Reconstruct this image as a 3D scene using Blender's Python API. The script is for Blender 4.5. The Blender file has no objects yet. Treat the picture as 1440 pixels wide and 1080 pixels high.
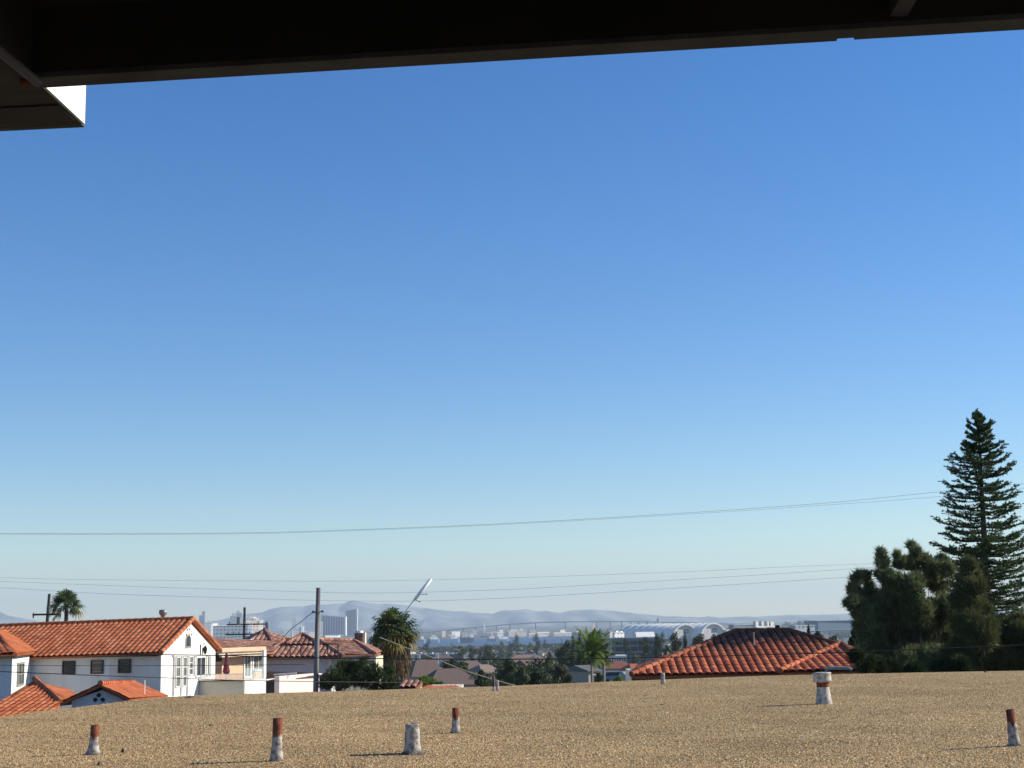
import bpy, bmesh, math, random
import numpy as np
from mathutils import Vector, Matrix
random.seed(7)
rng = np.random.default_rng(7)
S = bpy.context.scene
R = math.radians

# ------------------------------------------------------------------ camera
CAMZ = 62.0
F = 2100.0                      # focal length in pixels of a 1440 px wide frame
PITCH = math.atan(332 / F)
ROLL = R(0.9)
fw = Vector((0, math.cos(PITCH), math.sin(PITCH)))
r0 = Vector((1, 0, 0)); u0 = Vector((0, -math.sin(PITCH), math.cos(PITCH)))
rt = r0 * math.cos(ROLL) - u0 * math.sin(ROLL)
up = u0 * math.cos(ROLL) + r0 * math.sin(ROLL)
cam_d = bpy.data.cameras.new('camera'); cam = bpy.data.objects.new('camera', cam_d)
S.collection.objects.link(cam); S.camera = cam
cam_d.sensor_width = 36; cam_d.lens = F / 1440 * 36
cam_d.clip_start = 0.05; cam_d.clip_end = 80000
m = Matrix((rt, up, -fw)).transposed().to_4x4(); m.translation = (0, 0, CAMZ)
cam.matrix_world = m

# ------------------------------------------------------------------ light
SUN_AZ = 12.0                   # degrees ahead of +X
SUN_EL = 27.0
sdir = Vector((math.cos(R(SUN_AZ)) * math.cos(R(SUN_EL)), math.sin(R(SUN_AZ)) * math.cos(R(SUN_EL)), math.sin(R(SUN_EL))))
w = bpy.data.worlds.new("World"); S.world = w; w.use_nodes = True
nt = w.node_tree; bg = nt.nodes['Background']
sky = nt.nodes.new('ShaderNodeTexSky'); sky.sky_type = 'NISHITA'; sky.sun_disc = False
sky.sun_elevation = R(SUN_EL); sky.sun_rotation = R(90 - SUN_AZ)
sky.altitude = 60; sky.air_density = 1.0; sky.dust_density = 0.0; sky.ozone_density = 4.0
hs = nt.nodes.new('ShaderNodeHueSaturation'); hs.inputs['Saturation'].default_value = 1.27; hs.inputs['Hue'].default_value = 0.509
nt.links.new(sky.outputs[0], hs.inputs['Color']); nt.links.new(hs.outputs[0], bg.inputs[0]); bg.inputs[1].default_value = 0.106
ld = bpy.data.lights.new('sun', 'SUN'); ld.energy = 5.0; ld.angle = R(0.55); ld.color = (1, 0.91, 0.77)
sun = bpy.data.objects.new('sun', ld); S.collection.objects.link(sun)
sun.rotation_euler = sdir.to_track_quat('Z', 'Y').to_euler(); sun.location = (200, 40, 200)
S.view_settings.view_transform = 'Standard'; S.view_settings.look = 'None'
S.view_settings.exposure = 0.45; S.view_settings.gamma = 1.0
S.cycles.volume_bounces = 1; S.cycles.max_bounces = 8
S.cycles.transparent_max_bounces = 16

# ------------------------------------------------------------------ rays through photo pixels (used to read positions off the photo)
def ray(px, py):
    return fw + rt * ((px - 720) / F) + up * ((540 - py) / F)
def P(px, py, d):
    v = ray(px, py); v = v * (d / v.y)
    return Vector((v.x, v.y, v.z + CAMZ))
def G(px, py, z):
    v = ray(px, py); v = v * ((z - CAMZ) / v.z)
    return Vector((v.x, v.y, z))
def hit(px, py, p0, n):
    v = ray(px, py); o = Vector((0, 0, CAMZ)); n = Vector(n)
    return o + v * ((Vector(p0) - o).dot(n) / v.dot(n))

# ------------------------------------------------------------------ materials
def nd(t, kind, **kw):
    n = t.nodes.new(kind)
    for k, v in kw.items():
        setattr(n, k, v)
    return n
MATS = {}
def mat(name, col, rough=0.8, var=0.15, scale=3.0, bump=0.0, bscale=None, rnd=0.0, metal=0.0, col2=None, spec=0.3, stretch=None, obj_rnd=0.0):
    if name in MATS: return MATS[name]
    M = bpy.data.materials.new(name); M.use_nodes = True; t = M.node_tree
    b = t.nodes['Principled BSDF']; b.inputs['Roughness'].default_value = rough
    b.inputs['Metallic'].default_value = metal; b.inputs['Specular IOR Level'].default_value = spec
    tc = nd(t, 'ShaderNodeTexCoord'); mp = nd(t, 'ShaderNodeMapping')
    t.links.new(tc.outputs['Object'], mp.inputs[0])
    if stretch: mp.inputs['Scale'].default_value = stretch
    no = nd(t, 'ShaderNodeTexNoise'); no.inputs['Scale'].default_value = scale; no.inputs['Detail'].default_value = 6
    t.links.new(mp.outputs[0], no.inputs[0])
    mix = nd(t, 'ShaderNodeMix', data_type='RGBA')
    c2 = col2 if col2 else tuple(c * (1 - 2 * var) for c in col)
    c1 = col if col2 else tuple(min(1, c * (1 + var)) for c in col)
    mix.inputs[6].default_value = (*c1, 1); mix.inputs[7].default_value = (*c2, 1)
    mr = nd(t, 'ShaderNodeMapRange'); mr.inputs[1].default_value = 0.35; mr.inputs[2].default_value = 0.68
    t.links.new(no.outputs[0], mr.inputs[0]); t.links.new(mr.outputs[0], mix.inputs[0])
    out = mix.outputs[2]
    if rnd or obj_rnd:
        if rnd:
            at = nd(t, 'ShaderNodeAttribute', attribute_name='rnd'); src = at.outputs['Fac']; amt = rnd
        else:
            oi = nd(t, 'ShaderNodeObjectInfo'); src = oi.outputs['Random']; amt = obj_rnd
        m2 = nd(t, 'ShaderNodeMapRange'); m2.inputs[3].default_value = 1 - amt; m2.inputs[4].default_value = 1 + amt
        t.links.new(src, m2.inputs[0])
        mm = nd(t, 'ShaderNodeVectorMath', operation='SCALE'); t.links.new(out, mm.inputs[0]); t.links.new(m2.outputs[0], mm.inputs['Scale'])
        out = mm.outputs[0]
    t.links.new(out, b.inputs['Base Color'])
    if bump:
        n2 = nd(t, 'ShaderNodeTexNoise'); n2.inputs['Scale'].default_value = bscale or scale * 6; n2.inputs['Detail'].default_value = 5
        t.links.new(mp.outputs[0], n2.inputs[0])
        bp = nd(t, 'ShaderNodeBump'); bp.inputs['Strength'].default_value = bump; bp.inputs['Distance'].default_value = 0.02
        t.links.new(n2.outputs[0], bp.inputs['Height']); t.links.new(bp.outputs[0], b.inputs['Normal'])
    MATS[name] = M
    return M

def tile_mat(name, c_a, c_b, c_c, moss=None):
    M = bpy.data.materials.new(name); M.use_nodes = True; t = M.node_tree
    b = t.nodes['Principled BSDF']; b.inputs['Roughness'].default_value = 0.78; b.inputs['Specular IOR Level'].default_value = 0.25
    at = nd(t, 'ShaderNodeAttribute', attribute_name='rnd')
    cr = nd(t, 'ShaderNodeValToRGB'); t.links.new(at.outputs['Fac'], cr.inputs[0])
    e = cr.color_ramp.elements; e[0].color = (*c_a, 1); e[1].color = (*c_c, 1); e[1].position = 1.0
    k = e.new(0.5); k.color = (*c_b, 1)
    tc = nd(t, 'ShaderNodeTexCoord'); no = nd(t, 'ShaderNodeTexNoise'); no.inputs['Scale'].default_value = 1.1; no.inputs['Detail'].default_value = 8
    t.links.new(tc.outputs['Object'], no.inputs[0])
    mr = nd(t, 'ShaderNodeMapRange'); mr.inputs[1].default_value = 0.5; mr.inputs[2].default_value = 0.75
    mr.inputs[4].default_value = 0.55; t.links.new(no.outputs[0], mr.inputs[0])
    mix = nd(t, 'ShaderNodeMix', data_type='RGBA'); mix.inputs[7].default_value = (*(x * 0.45 for x in c_a), 1)
    t.links.new(mr.outputs[0], mix.inputs[0]); t.links.new(cr.outputs[0], mix.inputs[6])
    out = mix.outputs[2]
    if moss:   # (z from, z to): old blackened tiles near the ridge, a stain that follows height
        sx = nd(t, 'ShaderNodeSeparateXYZ'); geo = nd(t, 'ShaderNodeNewGeometry'); t.links.new(geo.outputs['Position'], sx.inputs[0])
        m3 = nd(t, 'ShaderNodeMapRange'); m3.inputs[1].default_value = moss[0]; m3.inputs[2].default_value = moss[1]
        ad = nd(t, 'ShaderNodeMath', operation='MULTIPLY_ADD'); ad.inputs[1].default_value = 0.7; 
        sb = nd(t, 'ShaderNodeMath', operation='SUBTRACT'); sb.inputs[1].default_value = 0.5
        t.links.new(at.outputs['Fac'], sb.inputs[0]); t.links.new(sb.outputs[0], ad.inputs[0]); t.links.new(sx.outputs['Z'], ad.inputs[2])
        t.links.new(ad.outputs[0], m3.inputs[0])
        mx = nd(t, 'ShaderNodeMix', data_type='RGBA'); mx.inputs[7].default_value = (0.045, 0.022, 0.016, 1)
        ms = nd(t, 'ShaderNodeMath', operation='MULTIPLY'); ms.inputs[1].default_value = 0.62
        t.links.new(m3.outputs[0], ms.inputs[0]); t.links.new(ms.outputs[0], mx.inputs[0]); t.links.new(out, mx.inputs[6]); out = mx.outputs[2]
    t.links.new(out, b.inputs['Base Color'])
    return M

def facade_mat(name, wall, glass, fh, bw, fill=0.5, fillx=0.6, rough=0.6):
    """rows of windows on a far-off building, laid out in metres on the walls"""
    M = bpy.data.materials.new(name); M.use_nodes = True; t = M.node_tree
    b = t.nodes['Principled BSDF']; b.inputs['Roughness'].default_value = rough
    tc = nd(t, 'ShaderNodeTexCoord'); sx = nd(t, 'ShaderNodeSeparateXYZ'); t.links.new(tc.outputs['Object'], sx.inputs[0])
    def wave(sock, period, frac):
        a = nd(t, 'ShaderNodeMath', operation='DIVIDE'); a.inputs[1].default_value = period; t.links.new(sock, a.inputs[0])
        f = nd(t, 'ShaderNodeMath', operation='FRACT'); t.links.new(a.outputs[0], f.inputs[0])
        l = nd(t, 'ShaderNodeMath', operation='LESS_THAN'); l.inputs[1].default_value = frac; t.links.new(f.outputs[0], l.inputs[0])
        return l.outputs[0]
    ad = nd(t, 'ShaderNodeMath', operation='ADD'); t.links.new(sx.outputs[0], ad.inputs[0]); t.links.new(sx.outputs[1], ad.inputs[1])
    mu = nd(t, 'ShaderNodeMath', operation='MULTIPLY'); t.links.new(wave(sx.outputs[2], fh, fill), mu.inputs[0]); t.links.new(wave(ad.outputs[0], bw, fillx), mu.inputs[1])
    mix = nd(t, 'ShaderNodeMix', data_type='RGBA'); mix.inputs[6].default_value = (*wall, 1); mix.inputs[7].default_value = (*glass, 1)
    t.links.new(mu.outputs[0], mix.inputs[0]); t.links.new(mix.outputs[2], b.inputs['Base Color'])
    return M

# ------------------------------------------------------------------ mesh helpers
C = S.collection
WLOC = {}
def wl(o): return WLOC.get(o.name, Vector((0, 0, 0))) if o else Vector((0, 0, 0))
def tag(o, label=None, cat=None, group=None, kind=None):
    if label: o['label'] = label
    if cat: o['category'] = cat
    if group: o['group'] = group
    if kind: o['kind'] = kind
    return o
def thing(name, label, cat, loc, group=None):
    o = bpy.data.objects.new(name, None); C.objects.link(o); o.location = loc; o.empty_display_size = 0.2
    WLOC[o.name] = Vector(loc)
    return tag(o, label, cat, group)

class Geo:
    def __init__(s): s.v = []; s.f = []; s.r = []
    def add(s, verts, faces, rnd=None):
        n = len(s.v); s.v.extend([tuple(v) for v in verts]); s.f.extend([tuple(i + n for i in f) for f in faces])
        s.r.extend(rnd if rnd is not None else [0.5] * len(faces)); return s
    def box8(s, p, rnd=None):
        fs = [(0, 3, 2, 1), (4, 5, 6, 7), (0, 1, 5, 4), (1, 2, 6, 5), (2, 3, 7, 6), (3, 0, 4, 7)]
        return s.add(p, fs, None if rnd is None else [rnd] * 6)
    def box(s, x0, x1, y0, y1, z0, z1, rnd=None):
        return s.box8([(x0, y0, z0), (x1, y0, z0), (x1, y1, z0), (x0, y1, z0), (x0, y0, z1), (x1, y0, z1), (x1, y1, z1), (x0, y1, z1)], rnd)
    def slab(s, poly, vec):
        """polygon extruded along a vector"""
        n = len(poly); a = [Vector(p) for p in poly]; b = [p + Vector(vec) for p in a]
        fs = [tuple(range(n)), tuple(reversed(range(n, 2 * n)))] + [(i, i + n, (i + 1) % n + n, (i + 1) % n) for i in range(n)]
        return s.add(a + b, fs)
    def prism(s, pts, z0, z1):
        return s.slab([(p[0], p[1], z0) for p in pts], (0, 0, z1 - z0))
    def tube(s, path, rad, k=6, rnd=0.5, cap=True):
        """path of points, radius or list of radii"""
        path = [Vector(p) for p in path]; n = len(path)
        rad = rad if hasattr(rad, '__len__') else [rad] * n
        vs = []
        for i, p in enumerate(path):
            d = (path[min(i + 1, n - 1)] - path[max(i - 1, 0)])
            if d.length < 1e-9: d = Vector((0, 0, 1))
            d.normalize()
            a = d.cross(Vector((0, 0, 1)) if abs(d.z) < 0.9 else Vector((0, 1, 0))).normalized(); b = d.cross(a)
            vs += [p + (a * math.cos(2 * math.pi * j / k) + b * math.sin(2 * math.pi * j / k)) * rad[i] for j in range(k)]
        fs = [(i * k + j, i * k + (j + 1) % k, (i + 1) * k + (j + 1) % k, (i + 1) * k + j) for i in range(n - 1) for j in range(k)]
        if cap: fs += [tuple(range(k)), tuple(range((n - 1) * k, n * k))]
        return s.add(vs, fs, [rnd] * len(fs))
    def lathe(s, c, prof, k=20, axis=None):
        """profile of (radius, height) pairs about a leaning axis at c"""
        c = Vector(c); ax = Vector(axis or (0, 0, 1)).normalized()
        a = ax.orthogonal().normalized(); b = ax.cross(a); vs = []
        for (r_, h) in prof:
            vs += [c + ax * h + (a * math.cos(2 * math.pi * j / k) + b * math.sin(2 * math.pi * j / k)) * r_ for j in range(k)]
        n = len(prof)
        fs = [(i * k + j, i * k + (j + 1) % k, (i + 1) * k + (j + 1) % k, (i + 1) * k + j) for i in range(n - 1) for j in range(k)]
        return s.add(vs, fs)
    def build(s, name, M, parent=None, smooth=False, label=None, kind=None):
        o0 = wl(parent)
        me = bpy.data.meshes.new(name)
        me.from_pydata([(v[0] - o0.x, v[1] - o0.y, v[2] - o0.z) for v in s.v], [], s.f)
        at = me.attributes.new('rnd', 'FLOAT', 'FACE'); at.data.foreach_set('value', np.array(s.r, dtype=np.float32))
        bm = bmesh.new(); bm.from_mesh(me)
        if len(s.f) < 20000: bmesh.ops.recalc_face_normals(bm, faces=bm.faces)
        bm.to_mesh(me); bm.free()
        if smooth: me.polygons.foreach_set('use_smooth', [True] * len(me.polygons))
        me.materials.append(M)
        o = bpy.data.objects.new(name, me); C.objects.link(o)
        if parent: o.parent = parent; WLOC[o.name] = o0.copy()
        if label: o['label'] = label
        if kind: o['kind'] = kind
        return o

def solo(name, geo, M, label, cat, group=None, smooth=False):
    """a thing that is one mesh, origin at its base"""
    a = np.array(geo.v); c = Vector((float(a[:, 0].mean()), float(a[:, 1].mean()), float(a[:, 2].min())))
    geo.v = [(v[0] - c.x, v[1] - c.y, v[2] - c.z) for v in geo.v]
    o = geo.build(name, M, None, smooth); o.location = c; WLOC[o.name] = c
    return tag(o, label, cat, group)

def raw_mesh(name, V, Fc, M, parent=None, rnd=None, local=False):
    """fast mesh from numpy arrays, all faces with the same corner count"""
    V = np.asarray(V, dtype=np.float32).reshape(-1, 3); Fc = np.asarray(Fc, dtype=np.int32)
    if parent and not local: V = V - np.array(wl(parent), dtype=np.float32)
    me = bpy.data.meshes.new(name); k = Fc.shape[1]; nf = len(Fc)
    me.vertices.add(len(V)); me.vertices.foreach_set('co', V.ravel())
    me.loops.add(nf * k); me.loops.foreach_set('vertex_index', Fc.ravel())
    me.polygons.add(nf); me.polygons.foreach_set('loop_start', np.arange(0, nf * k, k, dtype=np.int32))
    me.polygons.foreach_set('loop_total', np.full(nf, k, dtype=np.int32))
    me.update(calc_edges=True)
    if rnd is not None:
        at = me.attributes.new('rnd', 'FLOAT', 'FACE'); at.data.foreach_set('value', np.asarray(rnd, dtype=np.float32))
    me.materials.append(M)
    o = bpy.data.objects.new(name, me); C.objects.link(o)
    if parent: o.parent = parent; WLOC[o.name] = wl(parent)
    return o

def copy_tree(o, parent=None):
    c = o.copy(); C.objects.link(c); c.parent = parent
    for ch in list(o.children): copy_tree(ch, c)
    return c

# barrel-tiled roof plane clipped to a convex polygon
def tile_plane(g, poly, eave, pitch=0.29, course=0.42, rise=0.075, k=6, thick=0.1):
    poly = [Vector(p) for p in poly]; c0 = sum(poly, Vector()) / len(poly)
    n = Vector((0, 0, 0))
    for i in range(len(poly)):
        n += (poly[i] - c0).cross(poly[(i + 1) % len(poly)] - c0)
    n.normalize()
    if n.z < 0: n = -n
    u = Vector(eave); u = (u - n * u.dot(n)).normalized(); v = n.cross(u)
    if v.z < 0: v = -v
    us = [(p - c0).dot(u) for p in poly]; vs_ = [(p - c0).dot(v) for p in poly]
    u0_, u1_, v0_, v1_ = min(us), max(us), min(vs_), max(vs_)
    nc = int((u1_ - u0_) / pitch) + 2; nr = int((v1_ - v0_) / course) + 2
    ua = np.arange(nc * k + 1) * (pitch / k)
    fr = (np.arange(nc * k + 1) % k) / k
    prof = rise * np.sqrt(np.clip(1 - (2 * fr - 1) ** 2 * 1.0, 0, 1))
    prof[fr == 0] = 0
    rows = []
    for j in range(nr):
        rows.append((j * course, 0.016)); rows.append(((j + 1) * course, 0.0))
    V = []
    for (vv, hh) in rows:
        for i in range(len(ua)):
            V.append(c0 + u * (u0_ + ua[i]) + v * (v0_ + vv) + n * (prof[i] + hh))
    W = len(ua); bm = bmesh.new(); lay = bm.faces.layers.float.new('rnd')
    bv = [bm.verts.new(p) for p in V]
    rr = rng.random((nr + 1, nc + 1))
    for j in range(len(rows) - 1):
        for i in range(W - 1):
            f = bm.faces.new((bv[j * W + i], bv[j * W + i + 1], bv[(j + 1) * W + i + 1], bv[(j + 1) * W + i]))
            f[lay] = float(rr[(j // 2), i // k])
    for i in range(len(poly)):
        a, b = poly[i], poly[(i + 1) % len(poly)]
        e = b - a; out = e.cross(n)
        if out.dot(c0 - a) > 0: out = -out
        bmesh.ops.bisect_plane(bm, geom=bm.verts[:] + bm.edges[:] + bm.faces[:], plane_co=a, plane_no=out, clear_outer=True)
    bm.verts.index_update()
    g.add([v_.co.copy() for v_ in bm.verts], [tuple(x.index for x in f.verts) for f in bm.faces], [f[lay] for f in bm.faces])
    bm.free()
    g.slab([p - n * 0.01 for p in poly], -n * thick)

def cap_line(g, a, b, r=0.11, seg=0.42):
    a, b = Vector(a), Vector(b); d = b - a; L = d.length; n = max(1, int(L / seg)); d.normalize()
    for i in range(n):
        p = a + d * (L * i / n); q = a + d * (L * (i + 1) / n + 0.03)
        g.tube([p, q], [r * 1.12, r * 0.9], 10, float(rng.random()))

# window on a wall given by a pixel rectangle
def window(parent, px0, px1, py0, py1, p0, n, fmat, gmat, fw_=0.07, bars=(0, 0), name='window'):
    n = Vector(n).normalized()
    if n.dot(Vector(p0) - Vector((0, 0, CAMZ))) > 0: n = -n
    a = hit(px0, py1, p0, n); b = hit(px1, py1, p0, n); c = hit(px1, py0, p0, n); d = hit(px0, py0, p0, n)
    z0 = (a.z + b.z) / 2; z1 = (c.z + d.z) / 2
    b2 = Vector((b.x, b.y, 0)); a2 = Vector((a.x, a.y, 0)); du = (b2 - a2); W = du.length; du.normalize()
    def bx(g, u0_, u1_, w0, w1, o0, o1):
        ps = []
        for z in (w0, w1):
            for (uu, oo) in ((u0_, o0), (u1_, o0), (u1_, o1), (u0_, o1)):
                q = a2 + du * uu + n * oo; ps.append((q.x, q.y, z))
        g.box8(ps)
    g = Geo()
    bx(g, -fw_, 0, z0 - fw_, z1 + fw_, 0.0, 0.06); bx(g, W, W + fw_, z0 - fw_, z1 + fw_, 0.0, 0.06)
    bx(g, 0, W, z0 - fw_, z0, 0.0, 0.062); bx(g, 0, W, z1, z1 + fw_, 0.0, 0.062)
    for i in range(bars[0]):
        u_ = W * (i + 1) / (bars[0] + 1); bx(g, u_ - 0.02, u_ + 0.02, z0, z1, 0.02, 0.05)
    for i in range(bars[1]):
        z_ = z0 + (z1 - z0) * (i + 1) / (bars[1] + 1); bx(g, 0, W, z_ - 0.02, z_ + 0.02, 0.02, 0.048)
    o = g.build(name, fmat, parent)
    g2 = Geo(); bx(g2, 0, W, z0, z1, 0.003, 0.018); g2.build('pane', gmat, o)
    return o

# =================================================================== SETTING
def terr(x, d):
    """ground height: a hill falling to a bay, land again beyond it"""
    ds = [-400, 110, 200, 300, 450, 700, 1000, 1500, 2000, 2500, 3200, 3850, 3960, 4200, 5150, 5300, 9000, 40000]
    zs = [54, 54, 49, 45, 40, 32, 24, 17, 13, 8, 4, 1.2, -2, -4, -3, 2.0, 4, 6]
    z = float(np.interp(d, ds, zs))
    if d > 2000:
        t = x / max(d, 1); s = min(1, max(0, (t - 0.050) / 0.012))
        z = z * (1 - s) + max(z, 3.0) * s
    if d > 130:
        z += 0.004 * min(d, 700) * (math.sin(x * 0.021 + d * 0.013) * 0.5 + math.sin(x * 0.007 - d * 0.004)) * (1 if d < 3500 else 0.0)
    return z
def ground_xy(px, d): 
    p = P(px, 870, d); return p.x, terr(p.x, d)

g = Geo()
dd = [-400, -100, 0, 60, 110, 140, 170, 200, 250, 300, 370, 450, 550, 700, 850, 1000, 1250, 1500, 1750, 2000, 2250, 2500, 2850, 3200, 3500, 3850, 3880, 3960, 4200, 4700, 5150, 5180, 5300, 6000, 7500, 9000, 12000, 17500, 30000]
nx = 90; V = []
for d in dd:
    half = 300 + max(d, 0) * 0.62
    for i in range(nx + 1):
        x = -half + 2 * half * i / nx; dj = d
        if 3800 < d < 5400: dj = d + 60 * math.sin(x * 0.006) + 25 * math.sin(x * 0.023)
        V.append((x, dj, terr(x, d)))
Fc = [(j * (nx + 1) + i, j * (nx + 1) + i + 1, (j + 1) * (nx + 1) + i + 1, (j + 1) * (nx + 1) + i) for j in range(len(dd) - 1) for i in range(nx)]
g.add(V, Fc)
def ground_mat():
    M = bpy.data.materials.new('hillside_ground'); M.use_nodes = True; t = M.node_tree; b = t.nodes['Principled BSDF']; b.inputs['Roughness'].default_value = 0.95
    tc = nd(t, 'ShaderNodeTexCoord')
    n1 = nd(t, 'ShaderNodeTexNoise'); n1.inputs['Scale'].default_value = 0.02; n1.inputs['Detail'].default_value = 8
    n2 = nd(t, 'ShaderNodeTexVoronoi'); n2.inputs['Scale'].default_value = 0.05
    t.links.new(tc.outputs['Object'], n1.inputs[0]); t.links.new(tc.outputs['Object'], n2.inputs[0])
    cr = nd(t, 'ShaderNodeValToRGB'); t.links.new(n1.outputs[0], cr.inputs[0]); e = cr.color_ramp.elements
    e[0].position = 0.36; e[0].color = (0.03, 0.045, 0.02, 1); e[1].position = 0.62; e[1].color = (0.16, 0.13, 0.10, 1)
    k = e.new(0.5); k.color = (0.07, 0.07, 0.045, 1)
    mx = nd(t, 'ShaderNodeMix', data_type='RGBA', blend_type='MULTIPLY'); mx.inputs[0].default_value = 0.5
    t.links.new(cr.outputs[0], mx.inputs[6]); t.links.new(n2.outputs['Color'], mx.inputs[7]); t.links.new(mx.outputs[2], b.inputs['Base Color'])
    return M
o = g.build('ground', ground_mat(), None, True); o['kind'] = 'structure'

def water_mat():
    M = bpy.data.materials.new('bay_water'); M.use_nodes = True; t = M.node_tree; b = t.nodes['Principled BSDF']
    b.inputs['Base Color'].default_value = (0.02, 0.085, 0.19, 1); b.inputs['Roughness'].default_value = 0.45; b.inputs['Specular IOR Level'].default_value = 0.12; b.inputs['IOR'].default_value = 1.33
    tc = nd(t, 'ShaderNodeTexCoord'); n1 = nd(t, 'ShaderNodeTexNoise'); n1.inputs['Scale'].default_value = 0.15; n1.inputs['Detail'].default_value = 6
    t.links.new(tc.outputs['Object'], n1.inputs[0]); bp = nd(t, 'ShaderNodeBump'); bp.inputs['Strength'].default_value = 1.0; bp.inputs['Distance'].default_value = 1.5
    t.links.new(n1.outputs[0], bp.inputs['Height']); t.links.new(bp.outputs[0], b.inputs['Normal'])
    return M
g = Geo(); g.add([(-9000, 3000, 0), (9000, 3000, 0), (12000, 17000, 0), (-12000, 17000, 0)], [(0, 1, 2, 3)])
o = g.build('water', water_mat()); o['kind'] = 'structure'

# mountains across the bay, two ranges
def hills(prof, d, depth, M, seed):
    r_ = np.random.default_rng(seed); g = Geo(); xs = np.arange(prof[0][0], prof[-1][0] + 1, 6)
    ys = np.interp(xs, [p[0] for p in prof], [p[1] for p in prof]) + np.convolve(r_.normal(0, 0.9, len(xs)), np.ones(3) / 3, 'same')
    rows = []
    for k in range(9):
        t = k / 8; row = []
        for i, x in enumerate(xs):
            top = P(x, ys[i], d); fall = 1 - abs(2 * t - 1) ** 1.3
            yy = d + (t - 0.5) * depth
            z = (top.z + 5) * (0.03 + 0.97 * fall) * (1 + 0.10 * (r_.random() - 0.5) * (1 if k != 4 else 0)) - 5
            row.append((top.x * (1 + 0.2 * (t - 0.5) * depth / d), yy + 200 * math.sin(i * 0.7 + k), z))
        rows.append(row)
    n = len(xs); g.add([v for r in rows for v in r], [(k * n + i, k * n + i + 1, (k + 1) * n + i + 1, (k + 1) * n + i) for k in range(8) for i in range(n - 1)])
    o = g.build('hills', M, None, True); o['kind'] = 'structure'
MH = mat('dry_mountain', (0.24, 0.26, 0.24), var=0.3, scale=0.002)
hills([(-260, 870), (-120, 862), (-40, 858), (0, 861), (20, 866), (45, 874), (70, 878), (200, 880), (290, 876), (325, 868), (345, 864), (380, 857), (400, 853.5), (440, 851), (475, 849), (492, 846), (503, 845), (515, 848), (540, 849), (585, 853), (620, 858), (660, 861), (700, 864), (760, 870), (820, 876)], 16500, 3500, MH, 1)
hills([(600, 868), (650, 865), (690, 864), (705, 859), (742, 856.5), (760, 860), (790, 861.5), (800, 858), (840, 857), (880, 861), (930, 865.5), (980, 868), (1060, 867), (1120, 864.5), (1200, 864), (1300, 861), (1420, 857), (1600, 853), (1800, 853)], 15500, 3000, MH, 2)

# =================================================================== FOREGROUND ROOF
RZ = 60.5
edge = [(-260, 1046), (-120, 1026), (0, 1010), (50, 1001), (100, 996), (140, 991), (181, 985.5), (232, 980.5), (300, 977), (445, 973), (600, 968), (700, 965), (890, 957), (1080, 950), (1300, 945.5), (1440, 943), (1560, 940), (1720, 936)]
EX = [e[0] for e in edge]; EY = [e[1] for e in edge]
def rnoise(x, y):
    return 0.022 * math.sin(x * 0.55 + 1.3 * math.sin(y * 0.5)) * math.sin(y * 0.62 + 0.6 * math.sin(x * 0.4)) + 0.012 * math.sin(x * 1.7 + y * 1.1) * math.sin(y * 2.3 - x * 0.7)
XC = [float(G(px, py, RZ).x) for px, py in edge]; YC = [float(G(px, py, RZ).y) for px, py in edge]
def redge(x): return float(np.interp(x, XC, YC))
def rz(x, y):
    k = min(1, max(0, (redge(x) - y) / 1.5))
    return RZ + rnoise(x, y) * k
ROOF = thing('flat_roofed_building', 'flat tan gravel roof of the building right below the balcony', 'building', (0, 24, 54))
gm = bpy.data.materials.new('roof_gravel'); gm.use_nodes = True; t = gm.node_tree; b = t.nodes['Principled BSDF']
b.inputs['Roughness'].default_value = 0.95; b.inputs['Specular IOR Level'].default_value = 0.1
tc = nd(t, 'ShaderNodeTexCoord'); vo = nd(t, 'ShaderNodeTexVoronoi'); vo.inputs['Scale'].default_value = 24
t.links.new(tc.outputs['Object'], vo.inputs[0])
cr = nd(t, 'ShaderNodeValToRGB'); sp = nd(t, 'ShaderNodeSeparateColor'); t.links.new(vo.outputs['Color'], sp.inputs[0]); t.links.new(sp.outputs[0], cr.inputs[0])
e = cr.color_ramp.elements; e[0].color = (0.24, 0.16, 0.075, 1); e[1].color = (0.56, 0.42, 0.23, 1); k = e.new(0.5); k.color = (0.38, 0.275, 0.14, 1)
no = nd(t, 'ShaderNodeTexNoise'); no.inputs['Scale'].default_value = 0.7; no.inputs['Detail'].default_value = 7; t.links.new(tc.outputs['Object'], no.inputs[0])
mr = nd(t, 'ShaderNodeMapRange'); mr.inputs[1].default_value = 0.3; mr.inputs[2].default_value = 0.7; mr.inputs[3].default_value = 0.78; mr.inputs[4].default_value = 1.12
t.links.new(no.outputs[0], mr.inputs[0])
vm = nd(t, 'ShaderNodeVectorMath', operation='SCALE'); t.links.new(cr.outputs[0], vm.inputs[0]); t.links.new(mr.outputs[0], vm.inputs['Scale']); t.links.new(vm.outputs[0], b.inputs['Base Color'])
bp = nd(t, 'ShaderNodeBump'); bp.inputs['Strength'].default_value = 1.0; bp.inputs['Distance'].default_value = 0.02; bp.invert = True
t.links.new(vo.outputs['Distance'], bp.inputs['Height']); t.links.new(bp.outputs[0], b.inputs['Normal'])
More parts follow.
